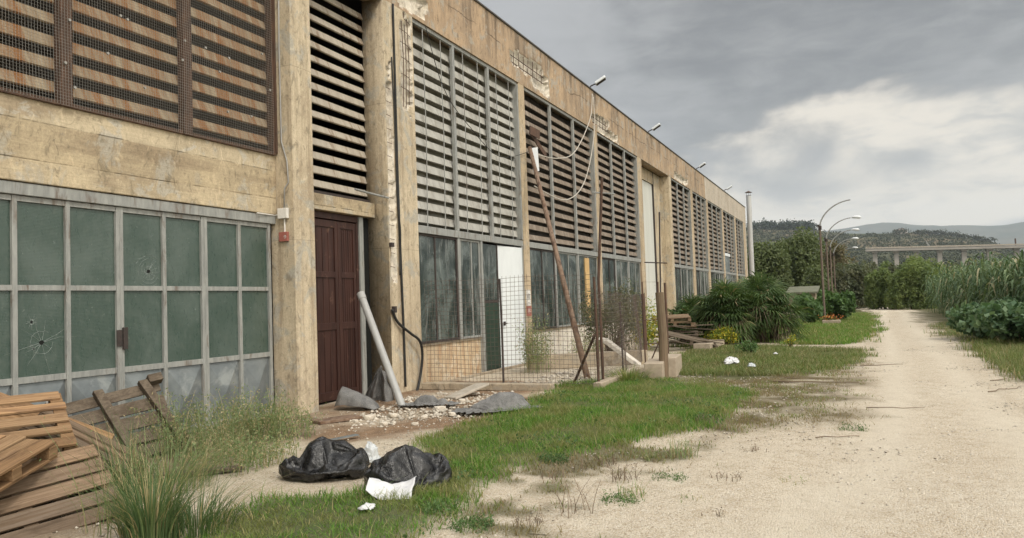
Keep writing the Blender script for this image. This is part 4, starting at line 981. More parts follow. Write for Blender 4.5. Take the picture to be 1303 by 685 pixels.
ggp = gp(834, 468); gf = empty('gate_frame', (ggp[0], ggp[1], 0), 'thin rusty tube gate frame left of the wooden post', 'gate frame')
mb = MB(); A = xp(817, 359, ggp[0]); B_ = xp(837, 359, ggp[0]); mb.tube([(A[0], A[1], 0), A, B_, (B_[0], B_[1], 0)], .018, 6)
for z in (.55, 1.1): mb.tube([(A[0], A[1], z), (B_[0], B_[1], z)], .012, 6)
mb.build('tube_frame', M_['rustysteel'], gf); MB().tube([xp(829, 458, ggp[0]), xp(840, 432, ggp[0])], .016, 6).build('brace', M_['rustysteel'], gf)
pF = post(850.5, 458, 360, .03, M_['rustysteel'], 'slim dark post just right of the wooden post')
# brace and leaning pole
b0 = gp(730, 489); b1 = xp(757, 426, 13.75)
tagm(MB().tube([tuple(b0), tuple(b1)], .026, 8).build('diagonal_brace', M_['rustysteel'], None), 'short dark rusty brace leaning against the fence corner', 'brace')
b0 = gp(748, 482); tp = wp(674, 188, D-.16)
tagm(MB().tube([(b0[0], b0[1], -.02), tuple((b0+tp)/2+np.array([.02, 0, -.03])), tuple(tp)], [.068, .058, .052], 12).build('leaning_pole', M_['rustpole'], None, smooth=True), 'long flaked rusty pole leaning from the yard up to the brown louvres', 'pole')
# kerbs and blocks
def obox_ground(name, p, q, w_, h, mat, label, cat, z=0.0, group=None, bevel=.015):
    p = Vector((*p[:2], z)); q = Vector((*q[:2], z)); d = (q-p); n = Vector((-d.y, d.x, 0)).normalized()*w_/2
    o = MB().obox((p+q)/2+Vector((0, 0, h/2)), (d/2, n, Vector((0, 0, h/2)))).build(name, mat, None, bevel=bevel); return tagm(o, label, cat, group)
obox_ground('concrete_kerb', (13.22, D-.15), (13.22, 5.05), .22, .13, M_['kerb'], 'low concrete kerb under the fence in front of the white door', 'kerb')
obox_ground('concrete_kerb', (17.3, 7.2), gp(822, 463), .3, .34, M_['kerb'], 'low wall strip behind the fence across the foot of the bush', 'low wall')
obox_ground('concrete_kerb', gp(760, 496), gp(815, 474), .16, .12, M_['block'], 'pale broken kerb running along the receding fence', 'kerb')
obox_ground('stone_block', gp(832, 485), gp(838, 477), .36, .34, M_['block'], 'pale stone block left of the wooden post', 'block')
obox_ground('stone_block', gp(850, 481), gp(858, 474), .34, .40, M_['block'], 'pale stone block right of the wooden post', 'block')
obox_ground('stone_block', gp(893, 447), gp(912, 441), .5, .22, M_['block'], 'pale stone slab lying near the yellow flowering bush', 'block')
tagm(MB().obox(Vector(gp(797, 476))+Vector((.1, .15, .48)), (Vector((.12, -.33, -.28)), Vector((.03, .0, .03)), Vector((-.03, .09, .02)))).build('white_board', M_['whitewall'], None, bevel=.01), 'white board leaning in the weeds inside the fence', 'board')

# ------------------------------------------------------------------ leaning pipe, netting, rubble
b0 = gp(512, 519); tp = wp(459, 374, D-.06)
lp = empty('plastic_pipe', tuple(b0), 'grey plastic pipe leaning against the spalled pillar right of the dark door', 'pipe')
MB().tube([(b0[0], b0[1], .01), tuple(tp)], .062, 20, cap=False).tube([(b0[0], b0[1], .012), tuple(tp)], .054, 20, cap=False).build('pipe', M_['pvc'], lp, smooth=True)
d_ = Vector(tp-b0).normalized(); MB().tube([Vector(tp)-d_*.12, Vector(tp)+d_*.01], .070, 20).build('socket_end', M_['pvc'], lp, bevel=.004)
def baked(which, name, loc, scale, rz, mat, label, cat, tilt=0.0, thick=0.0, sub=1, mirror=False):
    V, F = DRAPED[which]; V = V.copy(); V[:, 2] = np.maximum(V[:, 2], .004)
    if mirror: V[:, 0] *= -1; F = F[:, ::-1]
    o = np_mesh(name, V*np.array(scale), F, mat, smooth=True); o.location = loc; o.rotation_euler = (tilt, 0, rz)
    if thick: m_ = o.modifiers.new('solid', 'SOLIDIFY'); m_.thickness = thick
    m_ = o.modifiers.new('smooth', 'SUBSURF'); m_.levels = m_.render_levels = sub
    return tagm(o, label, cat)
def L3(p, dz=0.0): return (p[0], p[1], dz)
baked('ridge', 'shade_netting', L3(gp(632, 524), .03), (.92, .80, 1.15), -.80, M_['net'], 'large heap of grey shade netting at the edge of the grass', 'netting', thick=.004)
baked('flat', 'shade_netting', L3(gp(548, 518), .03), (.66, .55, 1.3), -1.2, M_['net'], 'flat grey netting sheet on the rubble right of the plastic pipe', 'netting', thick=.004)
def netflap(name, c, fun, label, nu=34, nv=24, seed=0):
    U, V_ = np.meshgrid(np.linspace(0, 1, nu), np.linspace(0, 1, nv), indexing='ij'); U = U.ravel(); V_ = V_.ravel(); a_, u_, h_2 = fun(U, V_); q = np.stack([U, V_], 1)
    a_ = a_+(vnoise(q, 4, seed, 2)-.5)*.05; h_2 = h_2+(vnoise(q, 5, seed+2, 3)-.5)*.07; u_ = np.maximum(u_+(vnoise(q, 4, seed+4, 2)-.5)*.05, .012)
    P = np.array([c[0], c[1], 0])+np.outer(a_, (.40, -.916, 0))+np.outer(h_2, (.916, .40, 0)); P[:, 2] = u_
    i2 = np.arange(nu*nv).reshape(nu, nv); F = np.stack([i2[:-1, :-1], i2[1:, :-1], i2[1:, 1:], i2[:-1, 1:]], -1).reshape(-1, 4)
    o = np_mesh(name, P, F, M_['net'], smooth=True); m_ = o.modifiers.new('solid', 'SOLIDIFY'); m_.thickness = .004; m_ = o.modifiers.new('smooth', 'SUBSURF'); m_.levels = m_.render_levels = 1; return tagm(o, label, 'netting')
# a stiff rolled flap: rounded end to the left, running out flat to the right
netflap('shade_netting', gp(429, 521), lambda U, V: (U*.66-.02+.05*np.sin(V*3), .36*np.sin(np.pi*(.12+.80*V))*(1-U)**.55*np.minimum(1, (U+.04)*9)**.5, .22*np.cos(np.pi*V)*np.minimum(1, (U+.03)*6)**.5-.1*U), 'rolled flap of grey netting lying before the dark door', seed=3)
netflap('shade_netting', gp(482, 511), lambda U, V: ((U-.5)*(.62-.46*V)+.06*V, .60*V**1.15*(1-.30*np.abs(U-.4)), .10*np.sin(U*15)*(1-.5*V)+.10*np.cos(np.pi*U)), 'upright crumple of grey netting against the pillar foot beside the door', seed=9)
# rubble: fine rubble as stuff, larger chunks as things
rub = G((440, 536), (500, 512), (560, 500), (640, 499), (640, 512), (600, 528), (540, 536), (480, 545))
P = scatter((8, 14, 4, 8), lambda P: np.clip(sdist(P, rub)*4+.6+(vnoise(P, 3, 41, 3)-.5)*3, 0, 1), 5200, 41)
V1 = chunk_cloud(P, .012+.045*np.random.default_rng(5).uniform(0, 1, len(P))**2.6, 42, .55)
rub2 = G((640, 492), (700, 478), (740, 470), (760, 485), (740, 492), (700, 492))
P = scatter((12, 19, 4, 8), lambda P: np.clip(sdist(P, rub2)*4+.6, 0, 1), 3500, 43); V2 = chunk_cloud(P, .015+.06*np.random.default_rng(6).uniform(0, 1, len(P))**2.4, 44, .6)
tagm(np_mesh('rubble', *join([V1, V2]), M_['stone']), 'pale broken plaster and stone rubble at the foot of the facade', 'rubble', kind='stuff')
def rock(name, c, s, seed, mat, label, cat, group=None, rot=0):
    r = np.random.default_rng(seed); 
    import bmesh
    bm = bmesh.new(); bmesh.ops.create_icosphere(bm, subdivisions=2, radius=1)
    for v in bm.verts:
        n_ = np.array(v.co); k = 1+.35*(vnoise(n_[None]*1.0, 1.5, seed, 2)[0]-.5); v.co = Vector((max(-.8, min(.8, n_[0]*k))*s[0], max(-.75, min(.75, n_[1]*k))*s[1], max(-.6, min(.6, n_[2]*k))*s[2]))
    me = bpy.data.meshes.new(name); bm.to_mesh(me); bm.free(); me.materials.append(mat); o = bpy.data.objects.new(name, me); COL.objects.link(o); o.location = c; o.rotation_euler = (0, 0, rot); return tagm(o, label, cat, group)
c_ = gp(594, 506); tagm(MB().obox(Vector(c_)+Vector((0, 0, .11)), (Vector((.33, -.16, .09)), Vector((.10, .17, -.01)), Vector((0, 0, .022)))).build('stone_slab', M_['stone'], None, bevel=.01), 'flat pale slab propped on the rubble below the kerb', 'slab')
for i, (px, py, s) in enumerate([(470, 534, .12), (488, 541, .08), (560, 522, .11), (575, 529, .09), (612, 521, .09), (540, 533, .08), (452, 537, .06), (631, 505, .08), (500, 531, .10), (528, 541, .06), (588, 512, .10), (603, 503, .08)]):
    g_ = gp(px, py); rock('rubble_stone', (g_[0], g_[1], s*.25), (s, s*.75, s*.5), 60+i, M_['stone'], 'pale broken chunk '+['below the door netting', 'in front of the plastic pipe, larger', 'under the flat netting', 'between the two netting sheets', 'beside the large netting heap', 'on the front edge of the rubble', 'leftmost, before the dark door', 'far right, against the kerb', 'at the foot of the plastic pipe', 'nearest the black bags', 'next to the propped slab', 'right of the propped slab'][i], 'stone', 'broken chunks in the rubble', rot=i*1.3)
mb = MB().obox(Vector(gp(395, 561))+Vector((0, 0, .03)), (Vector((.22, -.05, 0)), Vector((.02, .05, 0)), Vector((0, 0, .008)))); 
tagm(MB().obox(Vector(gp(428, 537))+Vector((0, 0, .035)), (Vector((.30, -.14, 0)), Vector((.06, .14, 0)), Vector((0, 0, .02)))).build('rusty_plate', M_['rustpole'], None, bevel=.005), 'flat rust red plate on the ground before the dark door', 'plate')
tagm(MB().obox(Vector(gp(436, 560))+Vector((0, 0, .03)), (Vector((.17, -.10, .01)), Vector((.02, .035, 0)), Vector((0, 0, .006)))).build('tile_shard', M_['zinc'], None), 'thin grey sheet shard on the gravel behind the black bags', 'shard')

# ------------------------------------------------------------------ bags and litter
def crumple(name, c, s, lobes, seed, mat, label, cat, parent=None, sub=6, fold=.16, rz=0.0):
    import bmesh
    bm = bmesh.new(); bmesh.ops.create_icosphere(bm, subdivisions=sub, radius=1); me = bpy.data.meshes.new(name); bm.to_mesh(me); bm.free()
    n = len(me.vertices); V = np.empty(n*3, np.float32); me.vertices.foreach_get('co', V); V = V.reshape(-1, 3).astype(float); Dn = V/np.linalg.norm(V, axis=1)[:, None]
    rad = np.zeros(n)+.55
    for (dx, dy, dz, k, sh) in lobes:
        q = np.array([dx, dy, dz]); q = q/np.linalg.norm(q); rad = np.maximum(rad, .55+k*np.exp((Dn @ q-1)*sh))
    wq = (Dn+.35*np.stack([vnoise(Dn, 1.3, seed+i, 1) for i in range(3)], 1))*np.array([.8, 1.25, .7])
    rid = 1-np.abs(2*vnoise(wq, 2.2, seed+11, 1)-1); rid2 = 1-np.abs(2*vnoise(wq, 4.6, seed+13, 1)-1); rid3 = 1-np.abs(2*vnoise(wq, 13, seed+15, 2)-1)
    low_ = vnoise(Dn+7, 1.6, seed+21, 2)-.5; rad = rad*(1+fold*1.6*low_+fold*.9*(rid**5-.15)+fold*.45*(rid2**6-.1)*(.4+rid))
    Vn = Dn*rad[:, None]*np.array(s); Vn[:, 2] = np.maximum(Vn[:, 2], -.16*s[2]+.02*rid2)+.16*s[2]
    low = np.clip(1-Vn[:, 2]/(s[2]*.35), 0, 1); Vn[:, :2] *= (1+.08*low)[:, None]
    me.vertices.foreach_set('co', Vn.astype(np.float32).ravel()); me.polygons.foreach_set('use_smooth', np.ones(len(me.polygons), bool)); me.materials.append(mat); me.update()
    o = bpy.data.objects.new(name, me); COL.objects.link(o); o.location = c; o.rotation_euler = (0, 0, rz); return tagm(o, label, cat)
right = np.array([math.sin(YAW), -math.cos(YAW)])
baked('bag1', 'rubbish_bag', L3(gp(416, 606), .0), (.66, .70, 1.08), -1.15, M_['bag'], 'larger crumpled black plastic rubbish bag, left one of the pair in the grass', 'rubbish bag')
baked('bag2', 'rubbish_bag', L3(gp(522, 619), .0), (.58, .74, 1.0), -1.0, M_['bag'], 'flatter torn black rubbish bag, right one of the pair, behind the white sheet', 'rubbish bag')
def sheet(name, c, ax, ay, bend, seed, mat, label, cat, n=24, up=0.0):
    U, V_ = np.meshgrid(np.linspace(-1, 1, n), np.linspace(-1, 1, n), indexing='ij'); U = U.ravel(); V_ = V_.ravel()
    jag = 1+.12*(vnoise(np.stack([U, V_], 1), 2.0, seed, 2)-.5)
    P = np.array(c)[None]+(U*jag)[:, None]*np.array(ax)+(V_*jag)[:, None]*np.array(ay); P[:, 2] += bend(U, V_)+(vnoise(np.stack([U, V_], 1), 2.3, seed+1, 3)-.5)*.06
    i2 = np.arange(n*n).reshape(n, n); F = np.stack([i2[:-1, :-1], i2[1:, :-1], i2[1:, 1:], i2[:-1, 1:]], -1).reshape(-1, 4)
    o = np_mesh(name, P, F, mat, smooth=True); s_ = o.modifiers.new('solid', 'SOLIDIFY'); s_.thickness = .004; return tagm(o, label, cat)
c_ = gp(499, 636); sheet('white_sheet', (c_[0], c_[1], .11), (.07, -.17, -.02), (.13, .05, .04), lambda U, V: .05*U**2-.05*V**2+.03*U*V, 4, M_['paper'], 'bent white packaging sheet lying against the right black bag', 'packaging')
c_ = gp(473, 590); crumple('clear_bag', (c_[0], c_[1], .02), (.14, .12, .17), [(0, 0, 1, .4, 3), (1, 0, 0, .2, 4)], 31, M_['clear'], 'small crumpled clear plastic bag standing between the two black bags', 'plastic bag', sub=5, fold=.25)
c_ = gp(466, 657); crumple('paper_scrap', (c_[0], c_[1], .05), (.10, .08, .05), [(1, 0, 0, .4, 3)], 37, M_['paper'], 'little crumpled white scrap in the grass in front of the black bags', 'litter', sub=4, fold=.35)
c_ = gp(932, 466); crumple('plastic_litter', (c_[0], c_[1], .06), (.34, .20, .16), [(1, .2, 0, .45, 5), (-1, .5, .2, .5, 8)], 41, M_['paper'], 'torn white plastic litter on the grass strip beyond the wooden post', 'litter', sub=5, fold=.5)
c_ = gp(945, 470); crumple('plastic_litter', (c_[0], c_[1]-.2, .05), (.20, .12, .10), [(1, 0, 0, .4, 6)], 47, M_['clear'], 'translucent plastic scrap beside the white plastic litter', 'litter', sub=4, fold=.5)
c_ = gp(987, 455); crumple('paper_scrap', (c_[0], c_[1], .08), (.10, .10, .06), [(1, 0, 0, .3, 6)], 49, M_['paper'], 'tiny white scrap in the yellowing grass near the path crossing', 'litter', sub=3, fold=.3)

# ------------------------------------------------------------------ pallets
def pallet(mat, label, origin, L_, W_, extra=None, boards=5, seed=0, group='discarded wooden pallets', size=(1.2, .8), bmat=None, stack=False):
    """origin = centre; L_ long axis (boards), W_ across; deck faces L x W"""
    r = random.Random(seed); L_ = Vector(L_).normalized(); W_ = Vector(W_); W_ = (W_-L_*W_.dot(L_)).normalized(); N_ = L_.cross(W_)
    rt = bpy.data.objects.new('pallet', None); COL.objects.link(rt); tagm(rt, label, 'pallet', group)
    rt.matrix_world = Matrix(((L_.x, W_.x, N_.x, origin[0]), (L_.y, W_.y, N_.y, origin[1]), (L_.z, W_.z, N_.z, origin[2]), (0, 0, 0, 1)))
    hl, hw = size[0]/2, size[1]/2; wds = [.14, .10, .14, .10, .14] if boards == 5 else [.125]*boards
    mb = MB(); gaps = (size[1]-sum(wds))/(len(wds)-1); y = -hw
    for i, w_ in enumerate(wds):
        j = r.uniform(-.012, .012); mb.obox((j, y+w_/2, .061+r.uniform(0, .006)), (Vector((hl*r.uniform(.975, 1.0), r.uniform(-.012, .012), r.uniform(-.004, .004))), Vector((0, w_/2, 0)), Vector((0, 0, .011)))); y += w_+gaps
    mb.build('deck', mat, rt, bevel=.003, world=False)
    for x in (-hl+.05, 0, hl-.05):
        mb = MB().obox((x, 0, .038), (Vector((.05, 0, 0)), Vector((0, hw, 0)), Vector((0, 0, .011)))); 
        for yy in (-hw+.06, 0, hw-.06): mb.obox((x, yy, -.012), (Vector((.05, 0, 0)), Vector((0, .055, 0)), Vector((0, 0, .0385))))
        mb.build('stringer', bmat if (bmat and x < 0) else mat, rt, bevel=.004, world=False)
    for yy in (-hw+.06, 0, hw-.06):
        MB().obox((0, yy, -.0625), (Vector((hl, 0, 0)), Vector((0, .05, 0)), Vector((0, 0, .0115)))).build('bottom_board', mat, rt, bevel=.003, world=False)
    return rt
h_ = Vector((.59, .81, 0)); r3 = Vector((.81, -.59, 0))
pallet(M_['wood_mix'], 'big brown grey pallet leaning towards the lane at the front of the heap', (4.02, 5.88, .12), r3*.93+h_*.30+Vector((0, 0, .10)), h_*.66+Vector((0, 0, .62)), seed=1, size=(1.30, .88), boards=6)
pallet(M_['wood_orange'], 'orange brown pallet lying nearly level on top of the heap', (4.26, 6.78, .66), r3*1.0+h_*.12+Vector((0, 0, .02)), h_*1.0-r3*.1+Vector((0, 0, .42)), seed=2, size=(1.3, 1.0))
pallet(M_['wood_orange'], 'short orange pallet with block ends tilted at the left edge of the heap', (3.80, 6.12, .50), r3*.60+h_*.80+Vector((0, 0, .22)), -r3*.80+h_*.60+Vector((0, 0, .12)), seed=3, size=(.9, .7))
pallet(M_['wood_mix'], 'dark brown pallet tipped steeply in the middle of the heap', (5.10, 6.62, .34), r3*.80-h_*.15+Vector((0, 0, -.52)), h_*.9+Vector((0, 0, .30)), seed=4, size=(1.1, .8))
pallet(M_['wood_orange'], 'orange pallet edge standing on its side behind the dark tipped one', (5.05, 7.15, .42), r3*.80-h_*.1+Vector((0, 0, -.42)), h_*.30+Vector((0, 0, .8)), seed=9, size=(1.1, .6))
pallet(M_['wood_grey'], 'pallet lying flat on the ground under the heap', (4.7, 6.6, .10), r3*.9+h_*.3, h_*.9-r3*.3, seed=6)
bl = Vector((6.30, 7.62, .36)); ax_ = (r3*.97+h_*.25+Vector((0, 0, .14))).normalized(); up_v = (h_*.50+Vector((0, 0, .80))).normalized(); up_v = (up_v-ax_*up_v.dot(ax_)).normalized(); nn3 = ax_.cross(up_v).normalized()
if nn3.dot(Vector((0, -1, 0))) < 0: nn3 = -nn3
rp = empty('pallet', tuple(bl), 'rotten grey pallet with flaking blue paint leaning back against the gate', 'pallet', 'discarded wooden pallets'); r9 = random.Random(8)
for k in range(5):
    MB().obox(bl+up_v*(-.36+.185*k)+nn3*r9.uniform(-.01, .01), (ax_*.58+up_v*r9.uniform(-.02, .02), up_v*(.075+r9.uniform(-.01, .01)), nn3*.010)).build('deck_board', M_['wood_old'], rp, bevel=.004)
for k, (u_, w2, m2_) in enumerate(((-.52, .06, 'blue_end'), (-.02, .05, 'wood_old'), (.50, .05, 'wood_old'))):
    MB().obox(bl+ax_*u_+nn3*.055, (ax_*w2+up_v*.0, up_v*.47-ax_*(.05+.03*k), nn3*.042)).build('cleat', M_[m2_], rp, bevel=.008)
MB().obox(bl+ax_*.53+up_v*.46+nn3*.06, (ax_*.08, up_v*.05, nn3*.06)).build('block', M_['wood_old'], rp, bevel=.01)
# planks half buried in the weeds
tagm(MB().obox(Vector(gp(232, 612))+Vector((.1, .1, .05)), (Vector((.45, -.35, -.02)), Vector((.04, .05, 0)), Vector((0, 0, .015)))).build('plank', M_['wood_old'], None, bevel=.004), 'grey plank lying in the tall grass beside the pallets', 'plank')
# far pile of broken pallets and boards beside the palm
fpb = gp(872, 440)
pallet(M_['wood_grey'], 'small brown pallet topping the far pile by the facade', (fpb[0]-.6, fpb[1]+.3, .92), (0.3, -1, .02), (1, .3, .12), seed=21, group='pallets of the far pile')
pallet(M_['wood_grey'], 'middle pallet of the far pile by the facade', (fpb[0]-.8, fpb[1]+.1, .72), (0.1, -1, -.03), (1, .1, -.05), seed=22, group='pallets of the far pile')
pallet(M_['wood_old'], 'grey bottom pallet of the far pile by the facade', (fpb[0]-.7, fpb[1]+.2, .42), (0.2, -1, .0), (1, .2, .0), seed=23, group='pallets of the far pile', size=(1.5, 1.0))
pallet(M_['wood_old'], 'grey weathered pallet sloping off the far pile towards the lane', (fpb[0]-2.2, fpb[1]-.5, .32), (0.5, -1, -.28), (1, .5, .15), seed=24, group='pallets of the far pile', size=(1.6, 1.1))
for i in range(7):
    r_ = random.Random(90+i); c_ = Vector((fpb[0]-1.6+r_.uniform(-.9, .9), fpb[1]-.2+r_.uniform(-.7, .8), .25+i*.09))
    tagm(MB().obox(c_, (Vector((r_.uniform(-.5, .7), -1.0, r_.uniform(-.25, .2)))*r_.uniform(.5, .9), Vector((.06, .04, 0)), Vector((0, 0, .013)))).build('plank', M_['wood_old'], None, bevel=.003), 'loose grey plank '+['lowest', 'second lowest', 'third lowest', 'in the middle', 'third from the top', 'second from the top', 'topmost'][i]+' in the far pile by the facade', 'plank', 'loose planks on the far pile')

# ------------------------------------------------------------------ plants
def leaves(P, size, seed, aspect=.5, up=0.0, nrm=None):
    """quad leaves at P"""
    r = np.random.default_rng(seed); n = len(P); size = np.broadcast_to(size, (n,))*r.uniform(.6, 1.3, n)
    A = r.normal(size=(n, 3)); A[:, 2] += up; A /= np.linalg.norm(A, axis=1)[:, None]
    B = r.normal(size=(n, 3)); B -= (B*A).sum(1)[:, None]*A; B /= np.linalg.norm(B, axis=1)[:, None]
    a = A*size[:, None]*.5; b = B*size[:, None]*.5*aspect
    V = np.stack([P-a, P+b*.9-a*.1, P+a, P-b*.9-a*.1], 1); F = np.arange(n*4).reshape(n, 4); return V.reshape(-1, 3), F
def crown_points(lobes, n, seed, shell=.55, drop=.30, nscale=1.2):
    r = np.random.default_rng(seed); vol = np.array([l[3]*l[4]*l[5] for l in lobes])**.75; k = r.choice(len(lobes), n, p=vol/vol.sum()); Lb = np.array(lobes)[k]
    d = r.normal(size=(n, 3)); d /= np.linalg.norm(d, axis=1)[:, None]; rr = 1-(1-shell)*r.uniform(0, 1, n)**1.6; rr *= 1+r.normal(0, .06, n)
    P = Lb[:, :3]+d*rr[:, None]*Lb[:, 3:6]; q = vnoise(P, nscale, seed+5, 2); return P[(q > drop) & (P[:, 2] > .03)]
def lobed(c, R_, n, seed, sub=.38, flat=1.0):
    """lobes spread over an ellipsoid crown"""
    r = np.random.default_rng(seed); out = [(c[0], c[1], c[2], R_[0]*.62, R_[1]*.62, R_[2]*.62)]
    for i in range(n):
        d = r.normal(size=3); d /= np.linalg.norm(d); d[2] = abs(d[2])*.9-.25*r.uniform(); k = r.uniform(.45, .78); s_ = sub*r.uniform(.6, 1.25)
        out.append((c[0]+d[0]*R_[0]*k, c[1]+d[1]*R_[1]*k, c[2]+d[2]*R_[2]*k, R_[0]*s_, R_[1]*s_, R_[2]*s_*flat))
    return out
def tree(name, base, H, Rr_, mat, label, cat, n=9000, leaf=.28, seed=0, zc=.58, nl=16, trunk=True, group=None, aspect=.5, drop=.30, skirt=True):
    r = np.random.default_rng(seed); rt = empty(name, tuple(base), label, cat, group)
    cz = base[2]+H*zc; lob = lobed((base[0], base[1], cz), (Rr_[0], Rr_[1], H*(1-zc)), nl, seed)
    if skirt:
        for i in range(9):
            a_ = i*.7+r.uniform(-.3, .3); q_ = r.uniform(.55, .85); hh_ = r.uniform(.20, .34)*H; lob.append((base[0]+math.cos(a_)*Rr_[0]*q_, base[1]+math.sin(a_)*Rr_[1]*q_, base[2]+hh_*.8, Rr_[0]*.32, Rr_[1]*.32, hh_))
    P = crown_points(lob, n, seed, drop=drop, nscale=3.2/max(Rr_)); np_mesh('crown', *leaves(P, leaf, seed, aspect), mat, rt)
    if trunk:
        mb = MB(); b = Vector(base); top = Vector((base[0], base[1], cz)); rt_ = H*.03
        mb.tube([b-Vector((0, 0, .1)), b.lerp(top, .5)+Vector((.06*H*r.normal()*.3, .02, 0)), top], [rt_, rt_*.8, rt_*.45], 8)
        for l in lob[1:9]:
            e = Vector(l[:3]); s0 = b.lerp(top, r.uniform(.35, .8)); mb.tube([s0, s0.lerp(e, .5)+Vector((0, 0, .05*H)), e], [rt_*.45, rt_*.3, rt_*.12], 6)
        mb.build('trunk', M_['bark'], rt)
    return rt
def span(x0, x1, y0, dist, base=0.0):
    """world centre, width and top height of something seen between pixel columns x0..x1 with its top at y0, at X=dist"""
    a = xp(x0, y0, dist); b = xp(x1, y0, dist); return (dist, (a[1]+b[1])/2), abs(a[1]-b[1]), xp((x0+x1)/2, y0, dist)[2]
def tree_px(name, x0, x1, ytop, X, mat, label, cat, base=0.0, grow=1.18, **k):
    c, w_, zt = span(x0, x1, ytop, X); zt = (zt-base)*grow+base; w_ = w_*grow; return tree(name, (c[0], c[1], base), zt-base, (w_/2, w_/2), mat, label, cat, **k)
# big trees beyond the building
tree_px('olive_tree', 984, 1046, 302, 78, M_['olive'], 'tallest bushy olive green tree behind the first street lamp', 'tree', n=15000, leaf=.34, seed=1, zc=.52, nl=22, group='trees beyond the warehouse')
tree_px('olive_tree', 950, 1000, 312, 74, M_['olive'], 'lower round olive green tree right beside the flue pipe', 'tree', n=11000, leaf=.32, seed=2, zc=.5, nl=18, group='trees beyond the warehouse')
tree_px('olive_tree', 930, 968, 326, 84, M_['darkleaf'], 'dark tree mostly hidden by the end of the warehouse', 'tree', n=7000, leaf=.34, seed=3, zc=.5, nl=14, group='trees beyond the warehouse')
tree_px('shrub_tree', 1038, 1092, 318, 92, M_['brownleaf'], 'brownish half bare shrub tree behind the street lamps', 'tree', n=8000, leaf=.30, seed=4, zc=.48, nl=16, group='trees beyond the warehouse', drop=.38)
tree_px('shrub_tree', 1055, 1112, 340, 80, M_['darkleaf'], 'dark grey green rounded shrub at the bend of the lane', 'tree', n=12000, leaf=.30, seed=5, zc=.45, nl=18, group='trees beyond the warehouse')
tree_px('shrub_tree', 1022, 1062, 342, 70, M_['olive'], 'dull green shrub right behind the lamp foot', 'tree', n=8000, leaf=.30, seed=6, zc=.45, nl=14, group='trees beyond the warehouse')
# feathery bright trees on the lane bend
tree_px('tamarisk_tree', 1102, 1146, 344, 74, M_['bright'], 'smaller feathery bright green tree left at the lane bend', 'tree', n=13000, leaf=.30, seed=7, zc=.42, nl=16, aspect=.28, group='feathery trees at the bend')
tree_px('tamarisk_tree', 1126, 1190, 333, 71, M_['bright'], 'larger feathery bright green tree leaning over the lane bend', 'tree', n=20000, leaf=.32, seed=8, zc=.42, nl=22, aspect=.28, group='feathery trees at the bend')
tree_px('tamarisk_tree', 1162, 1212, 334, 78, M_['bright'], 'feathery green tree rising behind the start of the reeds', 'tree', n=12000, leaf=.32, seed=9, zc=.42, nl=16, aspect=.28, group='feathery trees at the bend')
# middle distance trees
r_ = random.Random(3)
mids = [(1060, 1092, 322, 130), (1085, 1120, 326, 150), (1108, 1140, 324, 210), (1132, 1168, 327, 190), (1160, 1192, 328, 170), (1040, 1066, 326, 160), (1090, 1112, 330, 120), (1120, 1150, 328, 125), (1148, 1182, 327, 135), (1185, 1225, 328, 150), (1215, 1262, 328, 160), (1255, 1310, 326, 170)]
seen_ = ['behind the lamps', 'left of the viaduct end', 'under the viaduct end', 'below the first viaduct pier', 'below the second viaduct pier', 'left behind the lamp row', 'over the dark shrub', 'over the feathery trees', 'between reeds and viaduct', 'behind the left of the reeds', 'behind the middle of the reeds', 'behind the right of the reeds']
for i, (x0, x1, yt, X) in enumerate(mids):
    tree_px('valley_tree', x0, x1, yt+1, X, M_[['olive', 'darkleaf', 'bright'][i % 3]] if i < 9 else M_['darkleaf'], ['dull green', 'dark green', 'lighter green'][i % 3 if i < 9 else 1]+' valley tree '+seen_[i], 'tree', n=4500, leaf=.3*X/90, seed=30+i, zc=.45, nl=12, trunk=False, group='trees in the valley', grow=1.0)

# fan palm clump
def fan(V, F, base, tip_dir, stem, size, r, segs=14, droop=.2):
    base = Vector(base); d = Vector(tip_dir).normalized(); hub = base+d*stem-Vector((0, 0, stem*stem*.06)); _, s, u = basis(d)
    if u.z < 0: u = -u
    face = (u*r.uniform(.5, 1)+Vector((r.uniform(-.4, .4), r.uniform(-.4, .4), r.uniform(0, .3)))).normalized(); s = d.cross(face).normalized()
    for k in range(segs):
        a = R(-95+190*k/(segs-1))+r.uniform(-.05, .05); dr = (d*math.cos(a)+s*math.sin(a)); L_ = size*(.75+.3*math.cos(a))*r.uniform(.85, 1.1); w_ = size*.030
        sd = dr.cross(face).normalized()*w_; m1 = hub+dr*L_*.55; e = hub+dr*L_-Vector((0, 0, 1))*L_*droop
        b = len(V); V += [hub-sd*.3, hub+sd*.3, m1+sd, m1-sd, e+sd*.12, e-sd*.12]; F += [(b, b+1, b+2, b+3), (b+3, b+2, b+4, b+5)]
    sw = s*.012; b = len(V); V += [base-sw, base+sw, hub+sw, hub-sw]; F += [(b, b+1, b+2, b+3)]
